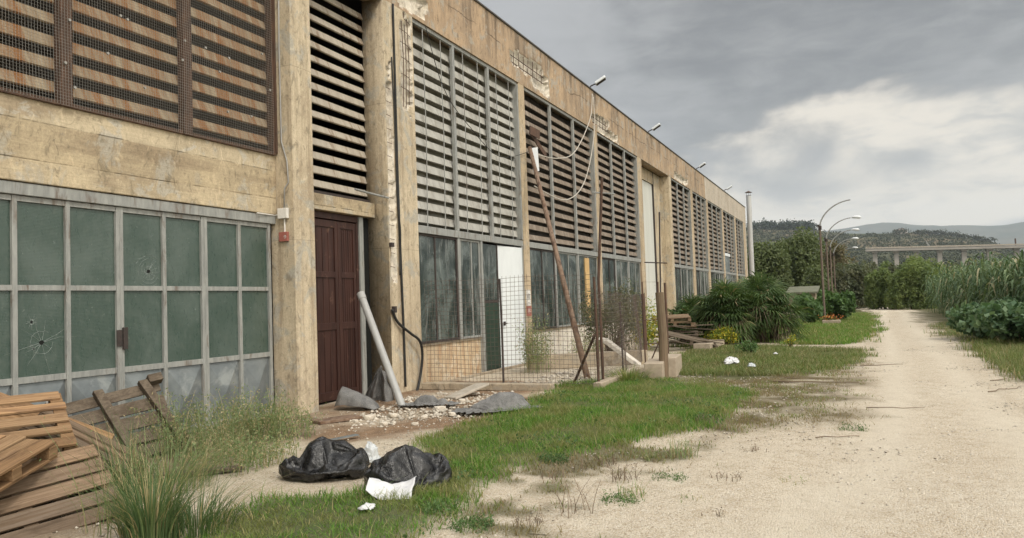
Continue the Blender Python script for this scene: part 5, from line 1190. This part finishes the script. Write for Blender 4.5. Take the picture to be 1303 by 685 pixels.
def palm_clump(c, Rr_, H, n, seed, label):
    r = random.Random(seed); rt = empty('fan_palm', (c[0], c[1], 0), label, 'palm', 'fan palm clumps')
    V, F, V2, F2 = [], [], [], []
    stems = [(c[0]+r.uniform(-.45, .45)*Rr_, c[1]+r.uniform(-.55, .55)*Rr_, H*r.uniform(.15, .50)) for _ in range(7)]
    mb = MB()
    for (x, y, z) in stems: mb.tube([(x, y, -.1), (x+r.uniform(-.1, .1), y, z)], [.14, .11], 8)
    mb.build('trunk', M_['bark'], rt)
    for i in range(n):
        x, y, z = r.choice(stems); az = r.uniform(0, 6.283); el = R(r.choice((r.uniform(-35, 25), r.uniform(5, 85)))); dd = (math.cos(az)*math.cos(el), math.sin(az)*math.cos(el), math.sin(el))
        st = Rr_*r.uniform(.30, .55)*(1-.25*abs(dd[2])); 
        if z+dd[2]*(st+.5) < .1: continue
        dead = el < R(-5) and r.random() < .16
        fan(V2 if dead else V, F2 if dead else F, (x, y, z), dd, st, Rr_*r.uniform(.34, .46), r, droop=.30 if not dead else .6)
    np_mesh('fronds', np.array([tuple(v) for v in V]), np.array(F), M_['palm'], rt)
    if F2: np_mesh('dead_fronds', np.array([tuple(v) for v in V2]), np.array(F2), M_['palm_dead'], rt)
    return rt
palm_clump((27.2, 3.35), 1.50, 3.05, 460, 1, 'largest dark green fan palm clump beside the grass strip')
palm_clump((28.0, 4.75), 1.35, 2.2, 260, 2, 'smaller fan palm clump nearer the warehouse wall with dry fronds')
palm_clump((29.8, 3.5), 1.25, 3.2, 200, 3, 'fan palm clump standing at the back of the others')
def bushy(name, c, R_, H, mat, label, n, leaf, seed, aspect=.6, stems=10, group=None, cat='bush', up=0.0, nl=14, drop=.3):
    rt = empty(name, (c[0], c[1], 0), label, cat, group); lob = lobed((c[0], c[1], H*.42), (R_[0], R_[1], H*.58), nl, seed, .42)
    P = crown_points(lob, n, seed, shell=.4, drop=drop, nscale=2.5/max(R_)); np_mesh('foliage', *leaves(P, leaf, seed, aspect, up), mat, rt)
    mb = MB(); r = random.Random(seed)
    for i in range(stems):
        l = r.choice(lob); mb.tube([(c[0]+r.uniform(-.2, .2)*R_[0], c[1]+r.uniform(-.2, .2)*R_[1], -.05), ((c[0]+l[0])/2, (c[1]+l[1])/2, l[2]*.6), l[:3]], [.025, .018, .008], 5)
    mb.build('stems', M_['bark'], rt); return rt
bushy('flowering_bush', (25.9, 3.95), (.62, .62), .78, M_['yellow'], 'small yellow flowered bush in front of the fan palms', 3200, .07, 3)
bushy('green_bush', (27.6, 5.6), (.8, .7), 1.5, M_['figleaf'], 'dark green leafy bush between the palms and the warehouse wall', 3500, .14, 5)
bushy('flowering_weed', tuple(gp(1006, 443)[:2]), (.22, .22), .45, M_['yellow'], 'thin yellow flowered weed beside the path crossing', 260, .05, 8, stems=5)
bushy('green_weed', tuple(gp(955, 452)[:2]), (.45, .35), .45, M_['figleaf'], 'low green weed on the near side of the path crossing', 700, .06, 9, stems=6)
for i, (x0, x1, yt, X, lb) in enumerate([(1008, 1048, 372, 43, 'left broad leaved bush at the lamp foot'), (1040, 1090, 364, 46, 'right broad leaved bush beside the lane behind the flower box'), (1018, 1070, 366, 52, 'broad leaved bush at the back, around the lamp foot')]):
    c, w_, zt = span(x0, x1, yt, X); bushy('broad_leaf_bush', c, (w_/2, w_/2), zt, M_['figleaf'], lb, 5200, .24, 12+i, .8, group='broad leaved bushes at the lamp')
# right side: castor-like bushes and reeds
for i, (x, y, rx, ry, hh, lb) in enumerate([(23.9, -4.1, 1.6, 1.4, 1.25, 'nearest blue green broad leaved bush on the right verge'), (27.6, -3.75, 1.8, 1.2, 1.15, 'low blue green bush where the lane narrows on the right'),
        (26.5, -6.2, 2.0, 1.5, 1.45, 'blue green bush below the reeds at the right picture edge'), (23.0, -6.1, 1.4, 1.4, 1.35, 'rightmost blue green bush cut by the picture edge'), (32.5, -5.3, 1.9, 1.3, 1.25, 'farthest blue green bush under the reed edge')]):
    bushy('castor_bush', (x, y), (rx, ry), hh, M_['castor'], lb, 7500, .175, 20+i, .85, group='broad leaved bushes on the right verge', up=.3, nl=24, drop=.40)
def reeds(Pb, seed, H=3.0):
    r = np.random.default_rng(seed); V, F = [], []; parts = []
    n = len(Pb); hh = H*r.uniform(.75, 1.12, n); lx_ = r.normal(0, .10, n); ly_ = r.normal(0, .10, n)
    # stalks
    K = 5; Vs = []
    for k in range(K):
        u = k/(K-1); w_ = .012*(1-u*.7)
        for sg_ in (-1, 1): Vs.append(np.stack([Pb[:, 0]+lx_*hh*u**1.5, Pb[:, 1]+ly_*hh*u**1.5+sg_*w_, hh*u], 1))
    Vs = np.stack(Vs, 1); base = (np.arange(n)*2*K)[:, None]; Fs = np.concatenate([base+np.array([2*k, 2*k+1, 2*k+3, 2*k+2]) for k in range(K-1)]); parts.append((Vs.reshape(-1, 3), Fs))
    nl = 12
    for j in range(nl):
        u = .22+.78*(j+r.uniform(0, .8, n))/nl; u = np.minimum(u, 1); az_ = r.uniform(0, 6.283, n); L_ = r.uniform(.50, .95, n); K = 4; Vl = []
        rootx = Pb[:, 0]+lx_*hh*u**1.5; rooty = Pb[:, 1]+ly_*hh*u**1.5; rz_ = hh*u; rise = r.uniform(.3, 1.0, n)
        for k in range(K+1):
            s_ = k/K; w_ = .036*math.sin(math.pi*min(.94, s_*.75+.2)); ox = L_*s_*(.9-.25*s_); oz = L_*(rise*s_-1.15*s_*s_)
            for sg_ in (-1, 1): Vl.append(np.stack([rootx+np.cos(az_)*ox-sg_*np.sin(az_)*w_, rooty+np.sin(az_)*ox+sg_*np.cos(az_)*w_, rz_+oz], 1))
        Vl = np.stack(Vl, 1); base = (np.arange(n)*2*(K+1))[:, None]; parts.append((Vl.reshape(-1, 3), np.concatenate([base+np.array([2*k, 2*k+1, 2*k+3, 2*k+2]) for k in range(K)])))
    return join(parts)
rpoly = [(27.5, -7.6), (30, -5.9), (34, -4.8), (40, -4.3), (50, -4.2), (60, -4.5), (66, -5.0), (68, -9), (55, -12), (40, -14), (31, -13), (27, -10.5)]
P = scatter((26, 68, -14, -4.4), lambda P: np.clip(sdist(P, rpoly)*1.5+.3+(vnoise(P, .7, 51, 3)-.5)*1.4, 0, 1)*np.clip(1.25-.018*P[:, 0], .15, 1)*np.clip(1.4-(-P[:, 1]-5)*.10, .3, 1), 6500, 51)
o = np_mesh('reeds', *reeds(P, 52, 2.72), M_['reed']); tagm(o, 'dense tall giant reeds with arching leaves right of the lane', 'reeds', kind='stuff')

# small plants: weeds
def stalks(c, n, H, spread, seed, leafy=8, leaf=.03, lean=.3):
    r = np.random.default_rng(seed); parts = []; a = r.uniform(0, 6.283, n); rr = spread*np.sqrt(r.uniform(0, 1, n)); B = np.stack([c[0]+np.cos(a)*rr, c[1]+np.sin(a)*rr], 1)
    da = r.uniform(0, 6.283, n); ln = lean*r.uniform(.2, 1.2, n); hh = H*r.uniform(.5, 1.1, n); K = 4; Vs = []
    for k in range(K+1):
        u = k/K; w_ = .004*(1-u*.6)
        for sg_ in (-1, 1): Vs.append(np.stack([B[:, 0]+np.cos(da)*ln*hh*u**1.6-np.sin(da)*sg_*w_, B[:, 1]+np.sin(da)*ln*hh*u**1.6+np.cos(da)*sg_*w_, hh*u*(1-.15*ln*u)], 1))
    Vs = np.stack(Vs, 1); base = (np.arange(n)*2*(K+1))[:, None]; parts.append((Vs.reshape(-1, 3), np.concatenate([base+np.array([2*k, 2*k+1, 2*k+3, 2*k+2]) for k in range(K)])))
    u = r.uniform(.25, 1, (n, leafy)); X = B[:, :1]+np.cos(da)[:, None]*ln[:, None]*hh[:, None]*u**1.6; Y = B[:, 1:]+np.sin(da)[:, None]*ln[:, None]*hh[:, None]*u**1.6; Z = hh[:, None]*u*(1-.15*ln[:, None]*u)
    Pp = np.stack([X, Y, Z], -1).reshape(-1, 3)+r.normal(0, leaf*.9, (n*leafy, 3)); Pp[:, 2] = np.maximum(Pp[:, 2], .01); parts.append(leaves(Pp, leaf, seed+1, .35, .4)); return join(parts)
def weed(name, c, n, H, spread, seed, mat, label, **k):
    o = np_mesh(name, *stalks(c, n, H, spread, seed, **k), mat); return tagm(o, label, 'weed')
def tuft(name, c, n, H, spread, seed, mat, label, lean=.6, wd=.009, cat='grass tuft'):
    r = np.random.default_rng(seed); a = r.uniform(0, 6.283, n); rr = spread*np.sqrt(r.uniform(0, 1, n)); P = np.stack([c[0]+np.cos(a)*rr, c[1]+np.sin(a)*rr], 1)
    o = np_mesh(name, *blades(P, H, wd, lean, seed, 5, 0, .5), mat); return tagm(o, label, cat)
c_ = gp(192, 694); tuft('grass_tuft', c_, 520, .54, .19, 1, M_['grass_tuft'], 'tall rushy grass tuft in front of the pallets', .50, .008)
c_ = gp(250, 676); tuft('grass_tuft', c_, 300, .34, .30, 2, M_['grass_tuft'], 'shorter rushy tuft on the lawn side of the tall one', .9, .007)
c_ = gp(160, 640); tuft('grass_tuft', c_, 200, .72, .24, 3, M_['grass_tuft'], 'thin tall tuft growing out of the pallet heap', .45, .006)
c_ = gp(215, 620); tuft('grass_tuft', c_, 300, .50, .42, 4, M_['weed'], 'sparse pale tuft between the rotten pallet and the tall grass', .9, .006)
c_ = gp(170, 672); weed('wispy_weed', c_, 70, .85, .35, 131, M_['weed'], 'few tall wispy seed stalks rising above the rushy tuft', leafy=7, leaf=.022, lean=.55) if 'weed' in globals() else None
for i, (px, py, n, H, s_, lb) in enumerate([(262, 580, 150, .62, .42, 'pale wispy weed clump in front of the gate sheets'), (315, 560, 170, .66, .42, 'tallest pale weed clump below the right end of the gate'), (360, 558, 150, .48, .40, 'pale weed clump at the foot of the pillar left of the door'), (290, 598, 110, .34, .45, 'low pale weeds spreading towards the gravel'), (225, 575, 120, .70, .35, 'wispy weed clump growing over the rotten pallet'), (340, 585, 90, .28, .40, 'low straggling weeds at the gravel edge by the pillar')]):
    weed('wispy_weed', gp(px, py), n, H, s_, 100+i, M_['weed'], lb, leafy=13, leaf=.038, lean=.75)
c_ = gp(683, 474); weed('tall_weed', c_, 60, 1.25, .35, 120, M_['weed'], 'tall feathery weed in front of the pillar with the notices', leafy=40, leaf=.06, lean=.4)
c_ = gp(795, 462); o = bushy('overgrown_bush', (c_[0]+.7, c_[1]+.5), (1.0, .9), 2.35, M_['darkleaf'], 'grey green overgrown bush behind the wire fence', 5200, .085, 61, .5, stems=26, drop=.40)
c_ = gp(800, 455); weed('tall_weed', (c_[0], c_[1]+.4), 130, 2.3, .8, 122, M_['twig'], 'dry brown twiggy weed tangled in the receding fence', leafy=10, leaf=.05, lean=.35)
c_ = gp(745, 462); weed('tall_weed', c_, 50, .8, .4, 123, M_['weed'], 'low pale weed before the whitewashed wall', leafy=25, leaf=.05, lean=.5)
c_ = gp(800, 486); tuft('grass_tuft', c_, 420, .30, .38, 9, M_['grass'], 'rounded dark green grass tuft at the fence kerb', .8, .010)
c_ = gp(820, 400); c_ = gp(821, 446); weed('tall_weed', (c_[0], c_[1]), 40, 1.5, .3, 125, M_['yellow'], 'upright green weed against the sheet panel bay', leafy=50, leaf=.10, lean=.25)
tw = [(868, 582, .20, 26), (795, 612, .16, 14), (735, 655, .30, 8), (806, 632, .14, 14), (898, 540, .12, 22), (925, 612, .08, 8), (880, 640, .06, 6), (915, 660, .06, 5), (700, 610, .2, 8), (830, 585, .1, 10), (770, 592, .12, 12), (960, 575, .07, 8), (1010, 615, .05, 5), (742, 600, .16, 8), (672, 668, .10, 10), (845, 555, .10, 14)]
tw_lab = ['densest dry twiggy weed, alone on the gravel right of the lawn edge', 'dry twig weed just below the pale grass edge, middle of the gravel', 'tallest dry stalks standing on the gravel right of the black bags', 'dry twigs beside the middle gravel weed, a little to its right', 'dry twigs mixed with the green weed near the upper lawn tip', 'sparse dry twigs on the open gravel nearest the lane middle', 'tiny dry twigs in the lower middle gravel', 'smallest dry twigs low in the bare gravel', 'thin stalks rising from the green weed patch near the lawn', 'short dry tuft between the densest weed and the lawn', 'short twigs left of the middle gravel weed', 'few dry twigs right of the upper lawn tip', 'lone dry sprig farthest right on the open gravel', 'dry stalks beside the tallest ones, slightly above', 'dry twigs at the bottom picture edge right of the lawn', 'small dry tuft above the densest twiggy weed']
for i, (px, py, H, n) in enumerate(tw):
    g_ = gp(px, py); o = np_mesh('dry_weed', *stalks(g_, n*2, H, .10+.02*n**.5*.5, 140+i, 5, .016, .9), M_['twig'] if i % 3 else M_['weed']); tagm(o, tw_lab[i], 'weed', 'dry weeds on the gravel')
for i, (px, py, H, n) in enumerate([(898, 536, .10, 60), (705, 588, .08, 80), (560, 655, .1, 60), (1086, 548, .05, 30), (600, 672, .06, 80), (790, 640, .05, 50), (850, 612, .04, 40)]):
    g_ = gp(px, py); o = np_mesh('low_weed', *stalks(g_, n, H, .16, 170+i, 7, .028, 1.0), M_['figleaf']); tagm(o, ['green weed sprig at the upper edge of the bare gravel', 'largest low green weed patch right of the black bags', 'low green weeds just below the white packaging sheet', 'green sprigs by the lane near the fallen branches', 'low green weeds at the bottom edge of the lawn', 'small green weed patch in the middle gravel', 'thin green weed patch above the middle gravel weeds'][i], 'weed', 'low green weeds on the gravel')
P = scatter((4, 18, -1, 6.5), lambda P: masks(P)[0]*.5*(vnoise(P, 1.3, 95, 3) > .5), 9000, 95); o = np_mesh('dead_straw', *blades(P, .10, .006, 1.3, 96, 3, .0, .9), M_['straw']); tagm(o, 'dead straw coloured stalks lying through the green lawn', 'straw', kind='stuff')
P = scatter((4, 18, -1, 6.5), lambda P: masks(P)[0]*(vnoise(P, 1.7, 97, 3) > .56), 4200, 97); P3 = np.stack([P[:, 0], P[:, 1], .03+.07*np.random.default_rng(4).uniform(0, 1, len(P))], 1); P3 = np.repeat(P3, 3, 0)+np.random.default_rng(5).normal(0, .018, (len(P)*3, 3)); o = np_mesh('clover', *leaves(P3, .035, 98, .8, .6), M_['figleaf']); tagm(o, 'small broad leaved ground weeds scattered through the lawn', 'ground cover', kind='stuff')
# branches lying on the lane edge
for i, (p, q, r_) in enumerate([((985, 487), (1095, 489), .016), ((1000, 482), (1060, 484), .01), ((1105, 520), (1180, 521), .007), ((1095, 466), (1150, 465), .012), ((1255, 500), (1300, 494), .010), ((1040, 560), (1090, 556), .007), ((1262, 486), (1296, 481), .008)]):
    a, b = gp(*p), gp(*q); rr = random.Random(i); pts = [Vector(a).lerp(Vector(b), k/5)+Vector((rr.uniform(-.04, .04), rr.uniform(-.03, .03), r_+rr.uniform(0, .02))) for k in range(6)]
    tagm(MB().tube(pts, [r_*(1-.12*k) for k in range(6)], 6).build('fallen_branch', M_['twig'], None), ['longest dry branch lying from the verge onto the lane', 'thin branch just above the longest one', 'thin dry branch across the middle of the lane', 'short branch on the lane farthest away', 'dry branch at the right lane edge, lower of two', 'thin branch nearest the camera on the lane', 'dry branch at the right lane edge, upper of two'][i], 'branch', 'dry branches on the lane')

# ------------------------------------------------------------------ street lamps, flower box, slab
lampY = 1.46
l0 = empty('street_lamp', (0, 0, 0), 'nearest street lamp with a bare curved arm and no lantern', 'street lamp', 'street lamps along the lane')
MB().tube([(0, 0, -.1), (0, 0, 3.0), (-.02, .0, 4.95)], [.062, .055, .048], 10).build('pole', M_['lamp_pole'], l0, world=False)
MB().tube([(-.02, 0, 4.86), (-.02, 0, 5.06)], .085, 10).obox((-.02, .07, 5.08), (Vector((.04, 0, 0)), Vector((0, .05, 0)), Vector((0, 0, .05)))).build('joint', M_['darksteel'], l0, world=False)
arc = [(-.02, 0, 5.0)]+[(-.02, -1.62*(1-math.cos(a))**.9*1.0, 5.0+1.3*math.sin(a)) for a in np.linspace(.15, 1.5, 12)]
MB().tube(arc, [.045]+[.04-.001*k for k in range(12)], 8).build('arm', M_['steel'], l0, world=False)
names_l = ['second street lamp with a white lantern on a curved arm', 'third street lamp, its white lantern just above the hill line', 'fourth street lamp, lantern small against the dark hill', 'farthest street lamp, lantern lowest against the trees']
l0.location = (43.6, lampY+.02, 0)
l1 = dup(l0); l1['label'] = names_l[0]
mb = MB(); hb = Vector((-.02, -1.78, 6.30)); 
mb.tube([hb+Vector((0, .22, 0)), hb+Vector((0, .05, .03)), hb+Vector((0, -.25, .0)), hb+Vector((0, -.36, -.02))], [.04, .09, .10, .04], 10)
hd = bpy.data.objects.new('lantern', None); bpy.data.objects.remove(hd)
me_o = mb.build('lantern', M_['lampglass'], None, smooth=True); me_o.parent = l1
l1.location = (54.3, lampY+.05, 0)
for i, X in enumerate((65.1, 76.0, 92.0)):
    l = dup(l1); l.location = (X, lampY+.1, 0); l['label'] = names_l[i+1]
fb = gp(1056, 413); fbx = empty('flower_box', tuple(fb), 'small pale box of red and yellow flowers on the grass strip below the bush', 'planter')
MB().box((fb[0]-.22, fb[1]-.5, 0), (fb[0]+.22, fb[1]+.35, .22)).build('box', M_['block'], fbx, bevel=.03)
M_['petal'] = simple('red_petals', (.42, .05, .035), (.5, .28, .05), .6, 6, coord='Object')
r2 = np.random.default_rng(3); P = np.array([fb[0], fb[1]-.05, .36])+r2.normal(0, 1, (170, 3))*np.array([.12, .22, .07]); np_mesh('flowers', *leaves(P, .07, 4, .9, .5), M_['petal'], fbx)
P = np.array([fb[0], fb[1]-.05, .30])+r2.normal(0, 1, (200, 3))*np.array([.12, .24, .06]); np_mesh('leaves', *leaves(P, .08, 5, .6, .3), M_['figleaf'], fbx)
a = xp(1003, 362, 50); b = xp(1037, 364, 50)
sh = empty('shed', (50, (a[1]+b[1])/2, 0), 'low shed with a mossy pale roof behind the palms', 'shed')
MB().box((50, b[1], 0), (53, a[1], a[2]-.5)).build('wall', M_['kerb'], sh, bevel=.02)
MB().obox((51.4, (a[1]+b[1])/2, a[2]-.36), (Vector((1.7, 0, .18)), Vector((0, (a[1]-b[1])/2+.15, 0)), Vector((0, 0, .05)))).build('roof', M_['mossroof'], sh)

# ------------------------------------------------------------------ far land: hills, far mountains, woods, viaduct
def elev_at(x, y):
    v = ray(x, y); return math.atan2(v[1], v[0]), v[2]/math.hypot(v[0], v[1])
crest = [(880, 292), (940, 291), (960, 289.5), (1030, 290), (1048, 295), (1080, 297.5), (1120, 297.5), (1160, 296.5), (1200, 299), (1235, 304), (1262, 309), (1290, 318), (1330, 330), (1420, 345)]
ca = np.array([elev_at(*p) for p in crest]); o_ = np.argsort(ca[:, 0]); ca = ca[o_]
RC = 1500.0
def hill_z(th, r):
    tc = np.interp(th, ca[:, 0], ca[:, 1]); u = np.clip((r-110)/(RC-110), 0, 1)
    up_ = tc*RC*(u**2.1); back = np.clip((r-RC)/900, 0, 1); n_ = (vnoise(np.stack([r*np.cos(th), r*np.sin(th)], 1), .0045, 71, 4)-.5)*60*np.clip(u*1.2, 0, 1)*(1-u**3)
    fade = np.clip((.9-np.abs(th+.02))/.3, 0, 1)
    return (up_*(1-back*.8)+n_)*fade-.3*(r < 130)-.05
th = np.linspace(-.75, .9, 200); rr = np.concatenate([np.linspace(105, 400, 30), np.linspace(420, 1500, 60), np.linspace(1540, 2400, 12)])
TH, RR = np.meshgrid(th, rr, indexing='ij'); Z = hill_z(TH.ravel(), RR.ravel()); V = np.stack([(RR*np.cos(TH)).ravel(), (RR*np.sin(TH)).ravel(), Z+CAMZ*np.clip((RR.ravel()-110)/1390, 0, 1)], 1)
i2 = np.arange(len(V)).reshape(len(th), len(rr)); F = np.stack([i2[:-1, :-1], i2[:-1, 1:], i2[1:, 1:], i2[1:, :-1]], -1).reshape(-1, 4)
m, t = mk('hill_fields'); c = t.coord(); n1 = t.noise(t.map(c, (.35, 1, 3)), .012, 6, .6, .6); n2 = t.noise(c, .05, 7, .65); vo = t.n('ShaderNodeTexVoronoi', Vector=t.map(c, (.4, 1, 1)), Scale=.011)
fc = t.xyz(vo.outputs['Color'])[0]
col = t.mix(fc, (.07, .07, .04), (.16, .12, .08)); col = t.mix(t.math('MULTIPLY', t.rng(n1, .42, .60), .8), col, (.050, .060, .03)); col = t.mix(t.math('MULTIPLY', t.rng(n2, .50, .65), .7), col, (.055, .068, .036)); col = t.mix(t.math('MULTIPLY', t.rng(n1, .30, .38, 1, 0), .7), col, (.24, .18, .11))
fin(t, col, .95, spec=.05); ho = np_mesh('hills', V, F, m, smooth=True); tagm(ho, 'low hill of fields and scrub beyond the valley', 'hills', kind='structure')
# scrub and orchards over the hill: blobs of leaves, too many to count
r = np.random.default_rng(77); n = 11000; t_ = r.uniform(-.30, .20, n); q = 150+1350*r.uniform(0, 1, n)**.75; dn = vnoise(np.stack([q*np.cos(t_)*.5, q*np.sin(t_)], 1), .012, 78, 3); k = dn > .24; t_, q = t_[k], q[k]
zc = hill_z(t_, q)+CAMZ*np.clip((q-110)/1390, 0, 1); C_ = np.stack([q*np.cos(t_), q*np.sin(t_), zc+1.0], 1); m_ = 12
sz = (1.1+q*.0013)*r.uniform(.7, 1.4, len(q)); Pp = (C_[:, None]+r.normal(0, 1, (len(q), m_, 3))*sz[:, None, None]*np.array([.5, .5, .38])).reshape(-1, 3)
o = np_mesh('hill_scrub', *leaves(Pp, np.repeat(sz*.75, m_), 79, .8), M_['hilltree']); tagm(o, 'scrub and small orchard trees covering the far hill and valley', 'scrub', kind='stuff')
# dark wood on the left crest and the row of round trees on the right crest
r = np.random.default_rng(80); pts = []
for px in np.arange(952, 1036, .8):
    if 964 < px < 968 or 987 < px < 989: continue
    a_, e_ = elev_at(px, 290); d = RC-20+r.uniform(-15, 15); hgt = r.uniform(9, 15); pts.append((d*math.cos(a_), d*math.sin(a_), hill_z(np.array([a_]), np.array([d]))[0]+CAMZ+hgt*.45, hgt))
pts = np.array(pts); m_ = 60; Pp = (pts[:, None, :3]+r.normal(0, 1, (len(pts), m_, 3))*pts[:, None, 3:4]*np.array([.22, .22, .28])).reshape(-1, 3)
o = np_mesh('crest_wood', *leaves(Pp, np.repeat(pts[:, 3]*.28, m_), 81, .8), M_['farwood']); tagm(o, 'dark pine wood along the left crest of the hill', 'wood', kind='stuff')
for i, px in enumerate([1140, 1150, 1168, 1176, 1183, 1192, 1200, 1207, 1215, 1221, 1228, 1235, 1241, 1247, 1254, 1260]):
    a_, e_ = elev_at(px, 297); d = RC-25; z_ = hill_z(np.array([a_]), np.array([d]))[0]+CAMZ; rt = empty('crest_tree', (d*math.cos(a_), d*math.sin(a_), z_), ('small dark round crest tree, number '+str(i+1)+' counted from the left') if False else ['leftmost small round tree on the crest, left of the houses', 'round crest tree at the houses'][i] if i < 2 else 'small dark round crest tree '+['just right of the houses', 'second right of the houses', 'third right of the houses', 'fourth right of the houses', 'before the crest starts to drop', 'where the crest starts to drop', 'just past the start of the crest drop', 'high on the falling crest', 'midway down the falling crest', 'just past midway down the falling crest', 'low on the falling crest', 'third from the right end', 'second from the right end', 'last at the right end of the row'][i-2], 'tree', 'round trees on the crest')
    r = np.random.default_rng(200+i); hgt = r.uniform(6, 10); Pp = np.array([d*math.cos(a_), d*math.sin(a_), z_+hgt*.6])+r.normal(0, 1, (130, 3))*np.array([2.4, 3.6, 1.6])*hgt/8
    np_mesh('crown', *leaves(Pp, 2.6, i, .8), M_['hilltree'], rt); MB().tube([(d*math.cos(a_), d*math.sin(a_), z_-1), (d*math.cos(a_), d*math.sin(a_), z_+hgt*.6)], .35, 5).build('trunk', M_['bark'], rt)
# pale houses on the crest
M_['farhouse'] = simple('far_house_plaster', (.52, .45, .40), (.45, .40, .36), .8, .2)
for i, (px, wd) in enumerate([(1142, 9), (1147, 11), (1152, 8)]):
    a_, e_ = elev_at(px, 296); d = RC-15; z_ = hill_z(np.array([a_]), np.array([d]))[0]+CAMZ; X_, Y_ = d*math.cos(a_), d*math.sin(a_); hh = (7, 9, 6)[i]
    rt = empty('farmhouse', (X_, Y_, z_), ('left', 'middle and tallest', 'right')[i]+' of the three pale houses on the hill crest', 'house', 'houses on the crest')
    MB().box((X_, Y_-wd/2*.8, z_-1), (X_+8, Y_+wd/2*.8, z_+hh)).build('wall', M_['farhouse'], rt); MB().box((X_-.3, Y_-wd/2*.85, z_+hh), (X_+8.3, Y_+wd/2*.85, z_+hh+.8)).build('roof', M_['rustpole'], rt)
    for wy in (-.2, .2): MB().box((X_-.1, Y_+wy*wd-.6, z_+hh*.55), (X_-.01, Y_+wy*wd+.6, z_+hh*.8)).build('window', M_['hole'], rt)
# far blue mountains
mts = [(1060, 296), (1100, 290), (1150, 285), (1185, 281), (1230, 278), (1303, 277), (1400, 276), (900, 300), (1040, 299)]
ma = np.array(sorted(elev_at(*p) for p in mts)); RM = 7000; th = np.linspace(-.9, .45, 160); rr = np.linspace(3500, 8200, 40); TH, RR = np.meshgrid(th, rr, indexing='ij'); u = np.clip((RR-3500)/3500, 0, 1)
nz = (vnoise(np.stack([(RR*np.cos(TH)).ravel(), (RR*np.sin(TH)).ravel()], 1), .0011, 91, 5)-.5).reshape(RR.shape)
Zm = np.interp(TH, ma[:, 0], ma[:, 1])*RM*u**1.2*(1-np.clip((RR-7000)/1200, 0, 1)*.9)+nz*260*u-5
V = np.stack([(RR*np.cos(TH)).ravel(), (RR*np.sin(TH)).ravel(), Zm.ravel()], 1); i2 = np.arange(len(V)).reshape(len(th), len(rr)); F = np.stack([i2[:-1, :-1], i2[:-1, 1:], i2[1:, 1:], i2[1:, :-1]], -1).reshape(-1, 4)
m, t = mk('mountain_fields'); c = t.coord(); n1 = t.noise(t.map(c, (.4, 1, 2)), .003, 7, .62, .4); col = t.mix(t.rng(n1, .38, .62), (.035, .05, .035), (.085, .085, .065)); fin(t, col, .95, spec=.05)
tagm(np_mesh('mountains', V, F, m, smooth=True), 'distant mountain slopes fading into blue haze', 'mountains', kind='structure')
# viaduct
vd = 620.0
vpx = [1113, 1140, 1165.5, 1195, 1226, 1258, 1292.5, 1330]
vpt = []
for px in vpx:
    yt = 317.0-(px-1120)*.026; v = ray(px, yt); k_ = vd/v[0]; vpt.append(Vector((vd, v[1]*k_, v[2]*k_+CAMZ)))
vr = empty('viaduct', (vd, vpt[3].y, 0), 'long concrete road viaduct on square piers crossing the valley', 'viaduct')
a, b = vpt[0]+Vector((0, 6, .2)), vpt[-1]+Vector((0, -40, -1.5)); dd = b-a
MB().obox((a+b)/2-Vector((0, 0, .85)), (dd/2, Vector((5, 0, 0)), Vector((0, 0, .85)))).build('deck', M_['viaduct'], vr)
MB().obox((a+b)/2+Vector((-5.2, 0, .6)), (dd/2, Vector((.15, 0, 0)), Vector((0, 0, .45)))).build('parapet', M_['fascia_pale'], vr)
for v in vpt: MB().box((v.x-2, v.y-1.4, -5), (v.x+2, v.y+1.4, v.z-3.0)).box((v.x-3.5, v.y-1.9, v.z-2.99), (v.x+3.5, v.y+1.9, v.z-1.75)).build('pier', M_['viaduct'], vr)
mb = MB(); v0 = ray(1186, 318)*(vd/ray(1186, 318)[0]); mb.tube([(vd, v0[1], v0[2]+1.6-1), (vd, v0[1]+3.4, v0[2]+1.6+6)], .45, 5)
tagm(mb.build('viaduct_mast', M_['steel'], None), 'slanting mast standing on the left part of the viaduct', 'mast')
v0 = ray(1292.5, 313)*(vd/ray(1292.5, 313)[0]); tagm(MB().tube([(vd, v0[1], v0[2]+1.6-2), (vd, v0[1], v0[2]+1.6+5)], .5, 5).build('viaduct_mast', M_['rustysteel'], None), 'dark upright mast on the right part of the viaduct', 'mast')

# ------------------------------------------------------------------ haze
HZ = True
if HZ:
    hz = MB().box((-1500, -9500, -30), (9800, 7000, 900)).build('haze', M_['white'], None); hz.data.materials.clear()
    m = bpy.data.materials.new('haze_air'); m.use_nodes = True; t = NT(m.node_tree)
    pv_ = t.n('ShaderNodeVolumePrincipled', Density=.00009, Anisotropy=.2); pv_.inputs['Color'].default_value = (.80, .88, .98, 1); t.n('ShaderNodeOutputMaterial', Volume=pv_)
    hz.data.materials.append(m); tagm(hz, 'thin blue haze of the distant air over the whole valley', 'haze', kind='stuff'); m.volume_intersection_method = 'FAST' if hasattr(m, 'volume_intersection_method') else None
